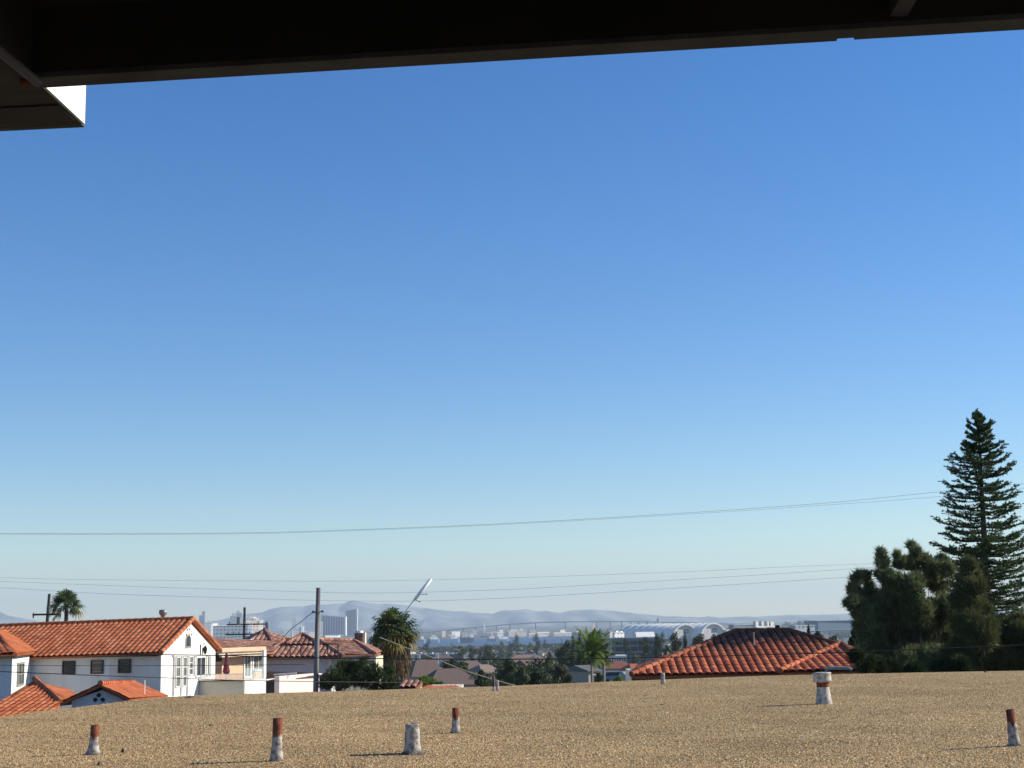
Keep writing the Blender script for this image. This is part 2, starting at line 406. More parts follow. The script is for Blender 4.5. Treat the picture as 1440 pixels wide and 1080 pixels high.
# stones: colour by stone
sm = bpy.data.materials.new('gravel_stone'); sm.use_nodes = True; t = sm.node_tree; b = t.nodes['Principled BSDF']; b.inputs['Roughness'].default_value = 0.9; b.inputs['Specular IOR Level'].default_value = 0.15
at = nd(t, 'ShaderNodeAttribute', attribute_name='rnd'); cr = nd(t, 'ShaderNodeValToRGB'); t.links.new(at.outputs['Fac'], cr.inputs[0])
e = cr.color_ramp.elements; e[0].color = (0.13, 0.08, 0.035, 1); e[1].color = (0.90, 0.70, 0.42, 1); k = e.new(0.35); k.color = (0.43, 0.285, 0.135, 1); k = e.new(0.9); k.color = (0.60, 0.42, 0.21, 1)
tc = nd(t, 'ShaderNodeTexCoord'); no = nd(t, 'ShaderNodeTexNoise'); no.inputs['Scale'].default_value = 0.28; no.inputs['Detail'].default_value = 9; no.inputs['Roughness'].default_value = 0.62; t.links.new(tc.outputs['Object'], no.inputs[0])
mr = nd(t, 'ShaderNodeMapRange'); mr.inputs[1].default_value = 0.32; mr.inputs[2].default_value = 0.68; mr.inputs[3].default_value = 0.70; mr.inputs[4].default_value = 1.16
t.links.new(no.outputs[0], mr.inputs[0])
vm = nd(t, 'ShaderNodeVectorMath', operation='SCALE'); t.links.new(cr.outputs[0], vm.inputs[0]); t.links.new(mr.outputs[0], vm.inputs['Scale']); t.links.new(vm.outputs[0], b.inputs['Base Color'])

g = Geo(); NU, NV = 200, 110; V = []
for i in range(NU + 1):
    x = XC[0] + (XC[-1] - XC[0]) * i / NU; ye = redge(x)
    for j in range(NV + 1):
        y = 7 + (ye - 7) * j / NV; V.append((x, y, rz(x, y)))
g.add(V, [(i * (NV + 1) + j, (i + 1) * (NV + 1) + j, (i + 1) * (NV + 1) + j + 1, i * (NV + 1) + j + 1) for i in range(NU) for j in range(NV)])
deck = g.build('roof_surface', gm, ROOF, True)
# loose stones over the part in view
N = 250000
py_ = rng.uniform(0, 1, N) ** 1.25; px_ = rng.uniform(-60, 1500, N)
yy = np.empty(N); xx = np.empty(N)
d0 = 14.0
t_ = (px_ - 720) / F
ye = np.interp(px_, EX, [G(a, b_, RZ).y for a, b_ in edge])
yy = d0 + (ye - 0.05 - d0) * py_; xx = t_ * yy * 1.0
zz = np.array([rz(float(a), float(b_)) for a, b_ in zip(xx, yy)])
sz = rng.uniform(0.007, 0.0145, N) * (1 + 0.4 * (rng.random(N) > 0.97)); th = rng.uniform(0, 6.283, N)
base = np.array([[1, 0, 0], [-.5, .87, 0], [-.5, -.87, 0], [0.1, 0.1, .8]])
V = np.empty((N, 4, 3))
jit = rng.uniform(0.7, 1.3, (N, 4))
for k in range(4):
    bx, by, bz = base[k]
    V[:, k, 0] = xx + sz * jit[:, k] * (bx * np.cos(th) - by * np.sin(th)); V[:, k, 1] = yy + sz * jit[:, k] * (bx * np.sin(th) + by * np.cos(th)); V[:, k, 2] = zz + bz * sz * jit[:, k] * 1.0
idx = np.arange(N)[:, None] * 4
Fc = np.concatenate([idx + np.array(f)[None] for f in ((0, 1, 3), (1, 2, 3), (2, 0, 3))], 0)
raw_mesh('gravel', V, Fc, sm, ROOF, np.tile(rng.random(N), 3))
WB = mat('cream_stucco', (0.62, 0.55, 0.42), bump=0.2)
g = Geo(); fpt = [(XC[i], YC[i] - 0.04) for i in range(len(edge))] + [(XC[-1], 7), (XC[0], 7)]
g.prism(fpt, 50, RZ - 0.12); g.build('wall', WB, ROOF)
g = Geo()
for i in range(len(edge) - 1):   # metal gravel stop round the far edge
    a = Vector((XC[i], YC[i], RZ - 0.16)); b_ = Vector((XC[i + 1], YC[i + 1], RZ - 0.16)); dirn = (b_ - a).normalized(); nn = Vector((-dirn.y, dirn.x, 0)) * 0.02
    g.slab([a, b_, b_ + nn, a + nn], (0, 0, 0.155))
g.build('roof_edging', mat('edge_metal', (0.30, 0.24, 0.16), var=0.2), ROOF)

# vent pipes
rust = mat('rusty_iron', (0.30, 0.085, 0.035), rough=0.85, col2=(0.07, 0.026, 0.018), scale=22, bump=0.4, stretch=(1, 1, .4))
rustw = mat('flaking_white_paint_over_rust', (0.62, 0.60, 0.56), rough=0.8, col2=(0.22, 0.13, 0.09), scale=24, bump=0.4)
mastic = mat('white_coated_mastic', (0.58, 0.55, 0.50), rough=0.85, col2=(0.12, 0.085, 0.06), scale=17, bump=0.6)
tar = mat('black_roof_tar', (0.045, 0.038, 0.032), rough=0.75, col2=(0.16, 0.14, 0.115), scale=16, bump=0.6)
galv = mat('white_vent_metal', (0.62, 0.59, 0.53), rough=0.6, col2=(0.26, 0.20, 0.15), scale=16)
def pipe(label, px, pyb, pyt, wtop, wmid, frac, lean, top_m=rust, cone=1.9, tarry=1.0, group='vent pipes on the gravel roof'):
    """px, base row and top row in the photo; widths in photo pixels; frac = how far up the white coat reaches"""
    b0 = G(px, pyb, RZ); b0.z = rz(b0.x, b0.y) - 0.01
    s = b0.y / F; H = (pyb - pyt) * s * 1.0; ax = Vector((lean, 0, 1))
    t = thing('vent_pipe', label, 'vent pipe', b0, group)
    g = Geo(); r_ = wtop * s / 2
    g.lathe(b0, [(r_ * 0.98, 0), (r_, H * 0.5), (r_ * 1.01, H), (r_ * 0.82, H), (r_ * 0.8, H * 0.55)], 20, ax); g.build('pipe', top_m, t, True)
    g = Geo(); rb = wmid * s / 2; pr = []
    for k in range(9):
        q = k / 8; rr = rb * (1 + (cone - 1) * (1 - q) ** 2.6) if cone > 1 else rb
        pr.append((max(rr if q < 0.97 else r_ * 1.02, r_ * 1.03) * (1 + 0.06 * (random.random() - 0.5)), H * frac * q))
    g.lathe(b0, pr, 20, ax)
    for i in range(len(g.v) - 20, len(g.v)):      # ragged upper edge of the coating
        a_ = Vector(g.v[i]); a_.z += H * 0.09 * (random.random() - 0.6) + H * .05 * math.sin(i * .9); g.v[i] = tuple(a_)
    g.build('flashing', mastic, t, True)
    g = Geo(); n = 22; rr = rb * cone * 1.05; V = [b0 + Vector((0, 0, 0.03 * tarry + 0.01))]
    for k in range(n):
        a = 6.2832 * k / n; q = rr * (1 + 0.3 * random.random()); V.append(b0 + Vector((math.cos(a) * q * 0.85, math.sin(a) * q * 0.85, 0.022 * tarry * (0.5 + random.random()))))
    for k in range(n):
        a = 6.2832 * k / n; q = rr * (1.25 + 0.25 * random.random()); V.append(b0 + Vector((math.cos(a) * q, math.sin(a) * q, -0.01)))
    g.add(V, [(0, 1 + k, 1 + (k + 1) % n) for k in range(n)] + [(1 + k, 1 + n + k, 1 + n + (k + 1) % n, 1 + (k + 1) % n) for k in range(n)])
    g.build('tar_collar', tar, t, True)
    return t, b0, s, H
pipe('short rusty vent pipe with white painted cone, leftmost on the gravel roof', 130.5, 1062, 1021, 11.5, 12, 0.62, 0.055)
pipe('tall thin rusty vent pipe with pale lower half, left of the wide white stub', 388.5, 1071, 1012, 13.5, 14, 0.60, 0.03, cone=1.45)
pipe('wide white flaking stub pipe with dark tar around its foot', 580, 1060.5, 1019.5, 18.5, 20, 0.97, 0.0, rustw, cone=1.35, tarry=1.7)
pipe('small rusty vent pipe right of the wide white stub', 641, 1030, 995, 9.5, 10.5, 0.58, 0.0, cone=1.4)
pipe('thin dark vent pipe at the far roof edge below the pale cable', 694.5, 969.5, 948, 3.6, 3.8, 0.3, 0.0, tar, cone=1.3, tarry=0.3)
pipe('stubby white vent beside the thin dark pipe at the far roof edge', 699.5, 969, 955, 3.8, 4.2, 0.9, 0.0, rustw, cone=1.5, tarry=0.3)
pipe('short white vent pipe in front of the left end of the red hipped roof', 932.5, 962, 946, 5.2, 5.4, 0.9, 0.0, rustw, cone=1.4, tarry=0.4)
pipe('rusty topped white vent pipe at the right edge of the roof', 1427, 1051, 1001, 11.5, 14, 0.62, -0.065, cone=1.25)
# the large capped vent
b0 = G(1159, 990.5, RZ); s = b0.y / F; t = thing('vent_pipe', 'large white capped vent with a rusty band under its cap', 'vent pipe', b0, 'vent pipes on the gravel roof')
ax = Vector((-0.03, 0, 1))
g = Geo(); g.lathe(b0, [(11.5 * s, 0), (10.6 * s, 6 * s), (9.2 * s, 16 * s), (8.2 * s, 24 * s), (8.0 * s, 27 * s)], 24, ax); g.build('cone', galv, t, True)
g = Geo(); g.lathe(b0, [(8.6 * s, 23.5 * s), (8.5 * s, 30.5 * s)], 24, ax); g.build('rust_band', rust, t, True)
g = Geo(); g.lathe(b0, [(8 * s, 30 * s), (12.4 * s, 30.5 * s), (12.8 * s, 32 * s), (12.4 * s, 33 * s), (12.2 * s, 41 * s), (12.7 * s, 41.5 * s), (12.5 * s, 43 * s), (9 * s, 43.4 * s), (0, 43.8 * s)], 24, ax); g.build('cap', galv, t, True)
# scraps lying on the gravel
def scrap(px, py, w_, label, h=0.03):
    b0 = G(px, py, RZ); g = Geo(); r_ = w_ * b0.y / F / 2; n = 9; V = [b0 + Vector((0, 0, h + rnoise(b0.x, b0.y)))]
    for k in range(n):
        a = 6.283 * k / n; V.append(b0 + Vector((math.cos(a) * r_ * random.uniform(.6, 1.1), math.sin(a) * r_ * random.uniform(.5, 1), rnoise(b0.x, b0.y) + random.uniform(0, h * .6))))
    g.add(V, [(0, 1 + k, 1 + (k + 1) % n) for k in range(n)]); solo('tar_lump', g, tar, label, 'debris', 'dark scraps on the gravel')
scrap(172.5, 1061, 6, 'small black scrap right of the leftmost vent pipe', 0.07)
scrap(140, 1078, 7, 'black scrap at the bottom edge below the leftmost vent pipe', 0.05)
scrap(267, 981.5, 16, 'dark flat patch near the roof edge below the white gabled wall', 0.05)
scrap(1386, 946, 5, 'tiny dark scrap at the roof edge under the big conifer', 0.08)
scrap(296, 1023, 7, 'dark speck of tar left of the tall thin pipe', 0.03)
scrap(930, 990, 9, 'dark speck of tar below the short white vent', 0.02)

# =================================================================== COVERED BALCONY overhead
HZ = CAMZ + 1.30
OV = thing('covered_balcony', 'black shaded balcony roof and beam across the top with a sunlit white corner', 'balcony', (0, 0, 54))
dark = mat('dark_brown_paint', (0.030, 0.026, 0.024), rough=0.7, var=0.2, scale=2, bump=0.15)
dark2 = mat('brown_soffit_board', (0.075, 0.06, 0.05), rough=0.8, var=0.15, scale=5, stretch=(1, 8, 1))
dark3 = mat('dark_grey_trim', (0.085, 0.08, 0.078), rough=0.7, var=0.2, scale=6)
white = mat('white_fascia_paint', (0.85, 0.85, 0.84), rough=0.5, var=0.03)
A = G(118, 120, HZ - 0.014); B = G(1440, 42, HZ - 0.014); A.z = B.z = HZ
dxy = (B - A).normalized(); nrm = Vector((-dxy.y, dxy.x, 0)); A -= nrm * 0.011; B -= nrm * 0.011     # away from the camera
Bx = B + dxy * 3
Cn = G(115, 175.5, HZ - 0.005)                                              # far corner of the side eave
# direction of the eave's right edge, running back over the balcony
E2 = G(62, 126, HZ - 0.005); edir = (E2 - Cn).normalized()
A0 = A - dxy * 0.10
# bottom edge of beam with small chips
g = Geo(); n = 120; pts = []
for i in range(n + 1):
    p = A0 + (Bx - A0) * (i / n); pts.append(p + nrm * 0.003 * math.sin(i * 1.7) )
th_ = 0.055
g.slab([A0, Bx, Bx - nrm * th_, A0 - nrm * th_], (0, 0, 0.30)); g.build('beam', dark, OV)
g = Geo(); q = 0.028
g.slab([A0 + nrm * 0.004 - Vector((0, 0, .012)), Bx + nrm * 0.004 - Vector((0, 0, .012)), Bx - nrm * (th_ - .0) - Vector((0, 0, .012)), A0 - nrm * (th_) - Vector((0, 0, .012))], (0, 0, 0.0105)); 
# drip strip broken by a chip near the right
g2 = Geo()
cA = G(1174, 58, HZ); cB = G(1198, 56, HZ)
la = (cA - A).dot(dxy); lb = (cB - A).dot(dxy)
for (s0, s1, wd) in ((-0.10, la, th_ + 0.012), (la, lb, th_ - 0.002), (lb, (Bx - A).dot(dxy), th_ + 0.010)):
    a_ = A + dxy * s0; b_ = A + dxy * s1; off = nrm * (wd - th_)
    zz_ = Vector((0, 0, -0.014))
    g2.slab([a_ + off + zz_, b_ + off + zz_, b_ - nrm * th_ + zz_, a_ - nrm * th_ + zz_], (0, 0, 0.013))
g2.build('drip_strip', dark3, OV)
# soffit above
sz0 = HZ + 0.16
g = Geo(); L0 = A0 - nrm * th_; L1 = Bx - nrm * th_
LS = L0 - dxy * 3.5
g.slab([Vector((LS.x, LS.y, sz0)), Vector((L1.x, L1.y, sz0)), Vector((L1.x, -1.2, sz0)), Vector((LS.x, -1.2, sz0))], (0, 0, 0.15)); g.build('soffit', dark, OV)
# joist under the soffit on the right
ja = G(1241, 0, HZ); jb = G(1257, 38, HZ - 0.0)
J0 = jb - nrm * 0.02; J0 = Vector((J0.x, J0.y - 0.03, HZ + 0.004)); 
g = Geo(); jd = Vector((-0.02, -1, 0)).normalized(); js = Vector((0.019, 0, 0))
g.slab([J0 - js, J0 + js, J0 + js + jd * 3, J0 - js + jd * 3], (0, 0, 0.154)); g.build('joist', dark3, OV)
# the lower side eave on the left: brown soffit, white fascia on its sunny end, fascia board on its front
front = Vector((-1, 0.03, 0)).normalized(); Fr = G(0, 181, HZ - 0.005); front = (Fr - Cn).normalized()
far = Cn; near = Cn + edir * 4.2; farL = Cn + front * 3.0; nearL = near + front * 3.0
g = Geo(); g.slab([far, near, nearL, farL], (0, 0, 0.02)); g.build('eave_soffit', dark2, OV)
en = Vector((edir.y, -edir.x, 0)); en = en if en.x > 0 else -en
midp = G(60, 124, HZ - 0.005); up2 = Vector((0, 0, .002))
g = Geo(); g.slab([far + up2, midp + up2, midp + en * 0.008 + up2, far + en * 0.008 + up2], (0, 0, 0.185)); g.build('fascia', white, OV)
g = Geo(); g.slab([midp + up2, near + up2, near + en * 0.008 + up2, midp + en * 0.008 + up2], (0, 0, 0.18)); g.build('shaded_fascia', dark, OV)  # dark paint carries the shade under the balcony roof
fn = Vector((front.y, -front.x, 0)); fn = fn if fn.y > 0 else -fn
g = Geo(); g.slab([far, farL, farL + fn * 0.02, far + fn * 0.02], (0, 0, 0.18)); g.build('front_fascia', dark3, OV)
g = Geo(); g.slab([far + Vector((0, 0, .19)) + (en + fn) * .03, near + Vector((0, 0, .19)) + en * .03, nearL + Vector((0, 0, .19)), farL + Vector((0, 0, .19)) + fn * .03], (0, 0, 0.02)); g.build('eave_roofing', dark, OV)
g = Geo(); g.slab([far - fn * 0.05 + Vector((0, 0, -.004)), farL - fn * 0.05 + Vector((0, 0, -.004)), farL - fn * 0.14 + Vector((0, 0, -.004)), far - fn * 0.14 + edir*0.02 + Vector((0, 0, -.004))], (0, 0, 0.003)); g.build('eave_groove', dark, OV)
# conduit along the edge of the eave with its bracket
ca = hit(53, 116, Vector((0, 0, HZ - 0.03)), (0, 0, 1)); cb = hit(0, 72, Vector((0, 0, HZ - 0.03)), (0, 0, 1))
g = Geo(); g.tube([ca, ca + (cb - ca) * 4], 0.012, 10); g.build('conduit', dark3, OV, True)
ka = hit(28, 115, Vector((0, 0, HZ - 0.02)), (0, 0, 1)); kb = hit(52, 117, Vector((0, 0, HZ - 0.02)), (0, 0, 1))
g = Geo(); g.tube([ka, kb], 0.010, 8); g.build('bracket', rust, OV)
# what stands round the camera: floor, back wall, side wall far left, post far right
g = Geo(); g.box(-6, 7, -1.2, 1.6, 60.30, 60.45); g.build('balcony_floor', mat('balcony_concrete', (0.25, 0.24, 0.22)), OV)
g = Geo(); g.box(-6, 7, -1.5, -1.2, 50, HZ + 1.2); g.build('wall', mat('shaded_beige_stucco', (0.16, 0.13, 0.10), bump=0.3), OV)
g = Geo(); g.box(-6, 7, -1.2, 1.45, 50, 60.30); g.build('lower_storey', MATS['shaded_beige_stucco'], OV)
g = Geo(); g.box(3.6, 3.75, 1.3, 1.45, 60.45, sz0); g.build('post', dark, OV)

# =================================================================== HOUSES ON THE LEFT
T_ORANGE = tile_mat('orange_clay_tiles', (0.38, 0.11, 0.042), (0.46, 0.142, 0.055), (0.53, 0.195, 0.09))
T_ORANGE2 = tile_mat('deep_orange_clay_tiles', (0.36, 0.095, 0.035), (0.46, 0.13, 0.045), (0.52, 0.175, 0.075))
T_BROWN = tile_mat('weathered_brown_clay_tiles', (0.20, 0.085, 0.05), (0.36, 0.17, 0.11), (0.52, 0.32, 0.23))
stucco_w = mat('white_stucco', (0.80, 0.79, 0.76), col2=(0.68, 0.655, 0.61), scale=1.5, bump=0.25, bscale=12, stretch=(1, 1, .22))
stucco_g = mat('weathered_white_stucco', (0.72, 0.68, 0.64), col2=(0.52, 0.47, 0.44), scale=0.5, bump=0.2, bscale=12)
stucco_c = mat('cream_stucco_wall', (0.66, 0.60, 0.46), var=0.05, scale=1.2)
stucco_p = mat('peach_stucco', (0.74, 0.50, 0.33), var=0.05)
stucco_k = mat('pink_stucco', (0.80, 0.64, 0.58), var=0.04)
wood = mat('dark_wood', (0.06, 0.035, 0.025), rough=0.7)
wframe = mat('white_window_frame', (0.75, 0.74, 0.70), rough=0.5, var=0.03)
gframe = mat('grey_green_window_frame', (0.30, 0.31, 0.26), rough=0.5, var=0.05)
glass = mat('dark_window_glass', (0.035, 0.045, 0.05), rough=0.12, var=0.2, spec=0.6)
glass_l = mat('pale_curtained_glass', (0.17, 0.18, 0.155), rough=0.2, var=0.25, scale=2, spec=0.6)
iron = mat('black_iron', (0.02, 0.02, 0.022), rough=0.5)

# ---- the white gabled house
A = P(227, 916, 75); B = P(303, 911, 83); ez = (A.z + B.z) / 2
gd = Vector((B.x - A.x, B.y - A.y, 0)); GL = gd.length; gd.normalize(); ldn = Vector((-gd.y, gd.x, 0))       # along the gable, along the house
H1 = thing('white_house', 'white two storey stucco house with long orange barrel tile roof and sunlit gable end', 'house', (A.x - 6, A.y + 4, 53))
mid = (A + B) / 2; rz_ = P(265, 871, mid.y).z
def at1(u, l, z): q = A + gd * u + ldn * l; return Vector((q.x, q.y, z))
g = Geo(); L1 = 17.0
prof = [(0, 52), (GL, 52), (GL, ez - 0.02), (GL / 2, rz_ - 0.14), (0, ez - 0.02)]
g = Geo(); g.slab([at1(-0.015, 0.02, 52.0), at1(-0.015, L1 - 0.1, 52.0), at1(-0.002, L1 - 0.1, 52.0), at1(-0.002, 0.02, 52.0)], (0, 0, ez - 52.05)); g.build('weathered_wall', stucco_g, H1)
# roof slopes: read the four corners off the photo, slightly sagging ridge
RL = P(10, 881, mid.y + 1.3); RLx = RL + (RL - Vector((mid.x, mid.y, rz_))) * 0.6
RR = Vector((mid.x, mid.y, rz_)) - ldn * 0.16
ov = 0.45; sl = (rz_ - ez) / (GL / 2)
E0 = A - gd * ov - ldn * 0.16; E0.z = ez - sl * ov + 0.1
E1 = P(45, 918.5, 76.2); E1 = E1 + (E1 - E0) * 0.7
g = Geo(); dl = (RL - RR).normalized()
gb = Geo(); gb.slab([at1(u, 0, z) for u, z in prof], dl * L1); gb.build('wall', stucco_w, H1)
E1 = E0 + dl * (E0 - E1).length
tile_plane(g, [E0, RR + Vector((0, 0, .02)), RR + dl * 15, E1], dl, pitch=0.285)
F0 = B + gd * 0.3 - ldn * 0.16; F0.z = ez - sl * ov + 0.1
tile_plane(g, [F0, RR + Vector((0, 0, .02)), RR + dl * 15, F0 + dl * 15], dl, pitch=0.285)
cap_line(g, RR + Vector((0, 0, .05)), RR + dl * 12 + Vector((0, 0, .05)), 0.12)
cap_line(g, E0 + Vector((0, 0, .03)), RR + Vector((0, 0, .05)), 0.11); cap_line(g, F0 + Vector((0, 0, .03)), RR + Vector((0, 0, .05)), 0.11)
g.build('roof', T_ORANGE, H1)
# barge band under the verge tiles
g = Geo()
for (e_, s_) in ((E0, 1), (F0, -1)):
    a_ = Vector((e_.x, e_.y, e_.z - 0.14)); b_ = Vector((RR.x, RR.y, RR.z - 0.14))
    g.slab([a_ + ldn * 0.12, b_ + ldn * 0.12, b_ + ldn * 0.26, a_ + ldn * 0.26], (0, 0, -0.03))
g.build('barge_board', mat('orange_brown_wood', (0.45, 0.16, 0.06)), H1)
# eave shadow board with rafter ends
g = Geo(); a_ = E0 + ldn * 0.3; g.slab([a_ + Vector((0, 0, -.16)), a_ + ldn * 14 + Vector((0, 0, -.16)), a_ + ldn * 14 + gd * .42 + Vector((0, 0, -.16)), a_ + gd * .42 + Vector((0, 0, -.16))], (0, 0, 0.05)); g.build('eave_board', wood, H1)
# windows in the shaded long wall
for (x0, x1, y0, y1, lab) in ((89, 104.5, 931, 947, None), (129, 144, 930, 946, None), (167.5, 182.5, 928.5, 945, None)):
    wn = window(H1, x0, x1, y0, y1, at1(-0.02, 0, 56), gd, wood, glass, 0.05, (0, 3 if x0 > 100 else 0))
# gable openings
gw = at1(0, -0.001, 56)
arch = Geo(); c_ = hit(264.3, 911, gw, ldn); w2 = 0.62; 
def gab(px, py): return hit(px, py, gw, ldn)
pts = []
a0 = gab(260.5, 911.5); b0 = gab(267.8, 911.5); hz = gab(264, 901).z - gab(264, 911.5).z
for k in range(9):
    an = math.pi * k / 8; c0 = (a0 + b0) / 2; dx = (b0 - a0) / 2
    pts.append(Vector((c0.x + dx.x * math.cos(an), c0.y + dx.y * math.cos(an), a0.z + hz + 0.30 * math.sin(an))))
poly = [Vector((a0.x, a0.y, a0.z)), Vector((b0.x, b0.y, a0.z))] + pts
arch.slab([p - ldn * 0.005 for p in poly], -ldn * 0.03); fr = arch.build('arched_window', gframe, H1)
g = Geo(); cc = sum(poly, Vector()) / len(poly); g.slab([cc + (p - cc) * 0.8 - ldn * 0.036 for p in poly], -ldn * 0.01); g.build('pane', glass, fr)
for (px, py, wv) in ((266, 885.5, .28), (265.7, 892.5, .40)):      # little grilles below the peak
    c0 = gab(px, py)
    for k in range(3 if wv > .3 else 2):
        g = Geo(); p0 = c0 + gd * ((k - 1) * wv) + Vector((0, 0, 0.02 * (k % 2))); g.lathe(p0 + Vector((0, 0, 0)), [(0.0, 0.02), (0.055, 0.02), (0.055, 0.0)], 8, -ldn); g.build('vent_hole', iron, H1)
g = Geo(); c0 = gab(285.5, 914); g.lathe(c0 - ldn * 0.12 + Vector((0, 0, -0.28)), [(0.02, 0.05), (0.07, 0.1), (0.11, 0.34), (0.11, 0.38), (0.03, 0.5)], 10); g.tube([c0 + Vector((0, 0, 0.3)), c0 - ldn * 0.12 + Vector((0, 0, 0.33))], 0.02); g.build('wall_lantern', iron, H1)
g = Geo(); c0 = gab(281.3, 914.5); g.tube([c0 - ldn * .03 + Vector((0, 0, .3)), c0 - ldn * .03 - Vector((0, 0, .3))], 0.025); g.build('bracket', iron, H1)
for (x0, x1, y0, y1) in ((246.5, 251.5, 925, 965), (256.5, 260.5, 925, 964), (265.5, 269.5, 924, 948)):
    window(H1, x0, x1, y0, y1, gw, ldn, wframe, glass_l, 0.05, (0, 2))
wd = window(H1, 275.5, 287, 925, 949.5, gw, ldn, wframe, glass, 0.09, (1, 0), 'french_door')
window(H1, 290.5, 292.5, 923, 949, gw, ldn, wframe, glass_l, 0.05)
g = Geo()
for x_ in (243.5, 254, 263, 272.5, 289, 295):
    q = gab(x_, 950); q2 = gab(x_, 923); g = Geo(); g.tube([q - ldn * 0.04 - Vector((0, 0, 1.0 if x_ < 270 else 0)), Vector((q.x, q.y, q2.z)) - ldn * 0.04], 0.06, 8); g.build('pilaster', stucco_w, H1)

g = Geo(); q0 = gab(242, 923); q1 = gab(296, 922); g.slab([q0 - ldn * 0.08, q1 - ldn * 0.08, q1, q0], (0, 0, 0.05)); g.build('lintel', stucco_w, H1)
# round cap vent on the ridge
v0 = P(229, 872, 79.5); g = Geo(); s = 79.5 / F
g.lathe(v0, [(2.8 * s, -12 * s), (2.8 * s, 6 * s), (3.6 * s, 6.5 * s), (5.6 * s, 9 * s), (5.6 * s, 13.4 * s), (3 * s, 14.4 * s), (0, 14.6 * s)], 14); g.build('roof_vent', mat('grey_galvanised', (0.28, 0.28, 0.28), rough=0.5, metal=0.4), H1, True)

# ---- the wing at the left edge
wA = P(44.5, 918, 76.0); wB = P(17.5, 921, 70.5); wB2 = wB + (wB - wA) * 0.0
wd_ = Vector((wB.x - wA.x, wB.y - wA.y, 0)); wl_ = wd_.length; wd_.normalize(); wn_ = Vector((-wd_.y, wd_.x, 0)); wn_ = wn_ if wn_.x < 0 else -wn_
W1 = thing('white_house', 'white tile roofed wing at the left edge with one tall narrow window', 'house', (wB.x - 2, wB.y + 1, 53))
g = Geo(); ezw = wB.z - 0.1
g.prism([(wB.x, wB.y), (wA.x, wA.y), (wA.x + wn_.x * 7, wA.y + wn_.y * 7), (wB.x + wn_.x * 7, wB.y + wn_.y * 7)], 52, ezw); g.build('wall', stucco_w, W1)
k0 = P(21, 920.5, 70.0); k1 = P(52.5, 916.5, 76.6); k2 = P(10, 888.5, 78.2); k3 = P(-30, 889.5, 76.5); k4 = P(-40, 905, 69.2)
k0.z = k1.z = k4.z = (k0.z + k1.z) / 2
g = Geo(); tile_plane(g, [k0, k1, k2, P(-6, 889, 75.5)], k1 - k0, rise=0.05); tile_plane(g, [k0, P(-6, 889, 75.5), k3, k4], k4 - k0, rise=0.05)
cap_line(g, k0, P(-6, 888.5, 75.5), 0.1); cap_line(g, k3, k2, 0.1); g.build('roof', T_ORANGE2, W1)
g = Geo()
for a_, b_ in ((k0, k1), (k0, k4)):
    d_ = (b_ - a_); g.slab([a_ - Vector((0, 0, .13)), b_ - Vector((0, 0, .13)), b_ - Vector((0.3, -0.1, .13)), a_ - Vector((0.3, -0.3, .13))], (0, 0, 0.05))
g.build('eave_board', wood, W1)
window(W1, 23.5, 31.5, 934, 962, wB, wn_, gframe, glass_l, 0.09, (1, 1))

# ---- two low tiled roofs in front of it
LOW = thing('garden_annex', 'low orange barrel tile annex at the left edge against the shaded white wall', 'outbuilding', tuple(P(20, 1000, 60).xy) + (53,))
p1 = P(48.5, 956, 63.5); p3 = P(68, 1017, 57.6); p4 = P(-60, 1015, 58.3); p4.z = p3.z; nn_ = (p3 - p4).cross(p1 - p3)
p2 = hit(85, 988, p1, nn_); p5 = hit(-30, 1003, p1, nn_)
g = Geo(); tile_plane(g, [p1, p2, p3, p4, p5], p3 - p4, pitch=0.27, rise=0.09)
q1 = P(104, 975.5, 65); tile_plane(g, [p1, p2, P(95, 983, 60.5), q1], p2 - p1, rise=0.04)
cap_line(g, p1 + Vector((0, 0, .05)), p2 + Vector((0, 0, .05)), 0.11); g.build('roof', T_ORANGE2, LOW)
g = Geo(); z_ = p2.z - 0.5; g.prism([(p4.x, p4.y + 1.0), (p2.x - .5, p2.y + 1.0), (p2.x - .6, 63), (p4.x, 63)], 52, z_); g.build('wall', wood, LOW)

AN = thing('small_gabled_building', 'low orange roofed building with three round holes in its grey gable', 'outbuilding', tuple(P(140, 1000, 60).xy) + (53,))
a1 = P(84, 989, 60.0); pk = P(141, 962, 60.5); a3 = P(183, 984.5, 60.8); rb = P(189, 960.5, 68.5); a4 = P(237, 977.5, 69)
g = Geo(); tile_plane(g, [a3, a4, rb, pk], a4 - a3, rise=0.035, pitch=0.25)
lb2 = a1 + (rb - pk); tile_plane(g, [a1, pk, rb, lb2], rb - pk, rise=0.05)
cap_line(g, pk + Vector((0, 0, .04)), rb + Vector((0, 0, .04)), 0.10); g.build('roof', T_ORANGE2, AN)
g = Geo()
for a_, b_ in ((a1, pk), (pk, a3)):
    g.slab([a_ - Vector((0, 0.05, .02)), b_ - Vector((0, 0.05, .02)), b_ + Vector((0, .25, -.02)), a_ + Vector((0, .25, -.02))], (0, 0, -0.10))
g.build('barge_board', mat('dark_red_wood', (0.10, 0.03, 0.018)), AN)
dy = Vector((0, 0.3, 0)); gnd = 53
wal = [P(98, 986, 60.15) + dy, pk + dy - Vector((0, 0, .24)), P(178, 987, 60.8) + dy]; wal[1] = Vector((wal[1].x, wal[0].y + (wal[2].y - wal[0].y) * (wal[1].x - wal[0].x) / (wal[2].x - wal[0].x), wal[1].z))
g = Geo(); g.slab([Vector((wal[0].x, wal[0].y, gnd)), wal[0], wal[1], wal[2], Vector((wal[2].x, wal[2].y, gnd))], Vector((rb - pk).xy.to_3d()) * 0.55); g.build('wall', mat('grey_white_stucco', (0.60, 0.61, 0.64), var=.05), AN)
wn3 = (wal[2] - wal[0]); wn3 = Vector((wn3.y, -wn3.x, 0)).normalized()
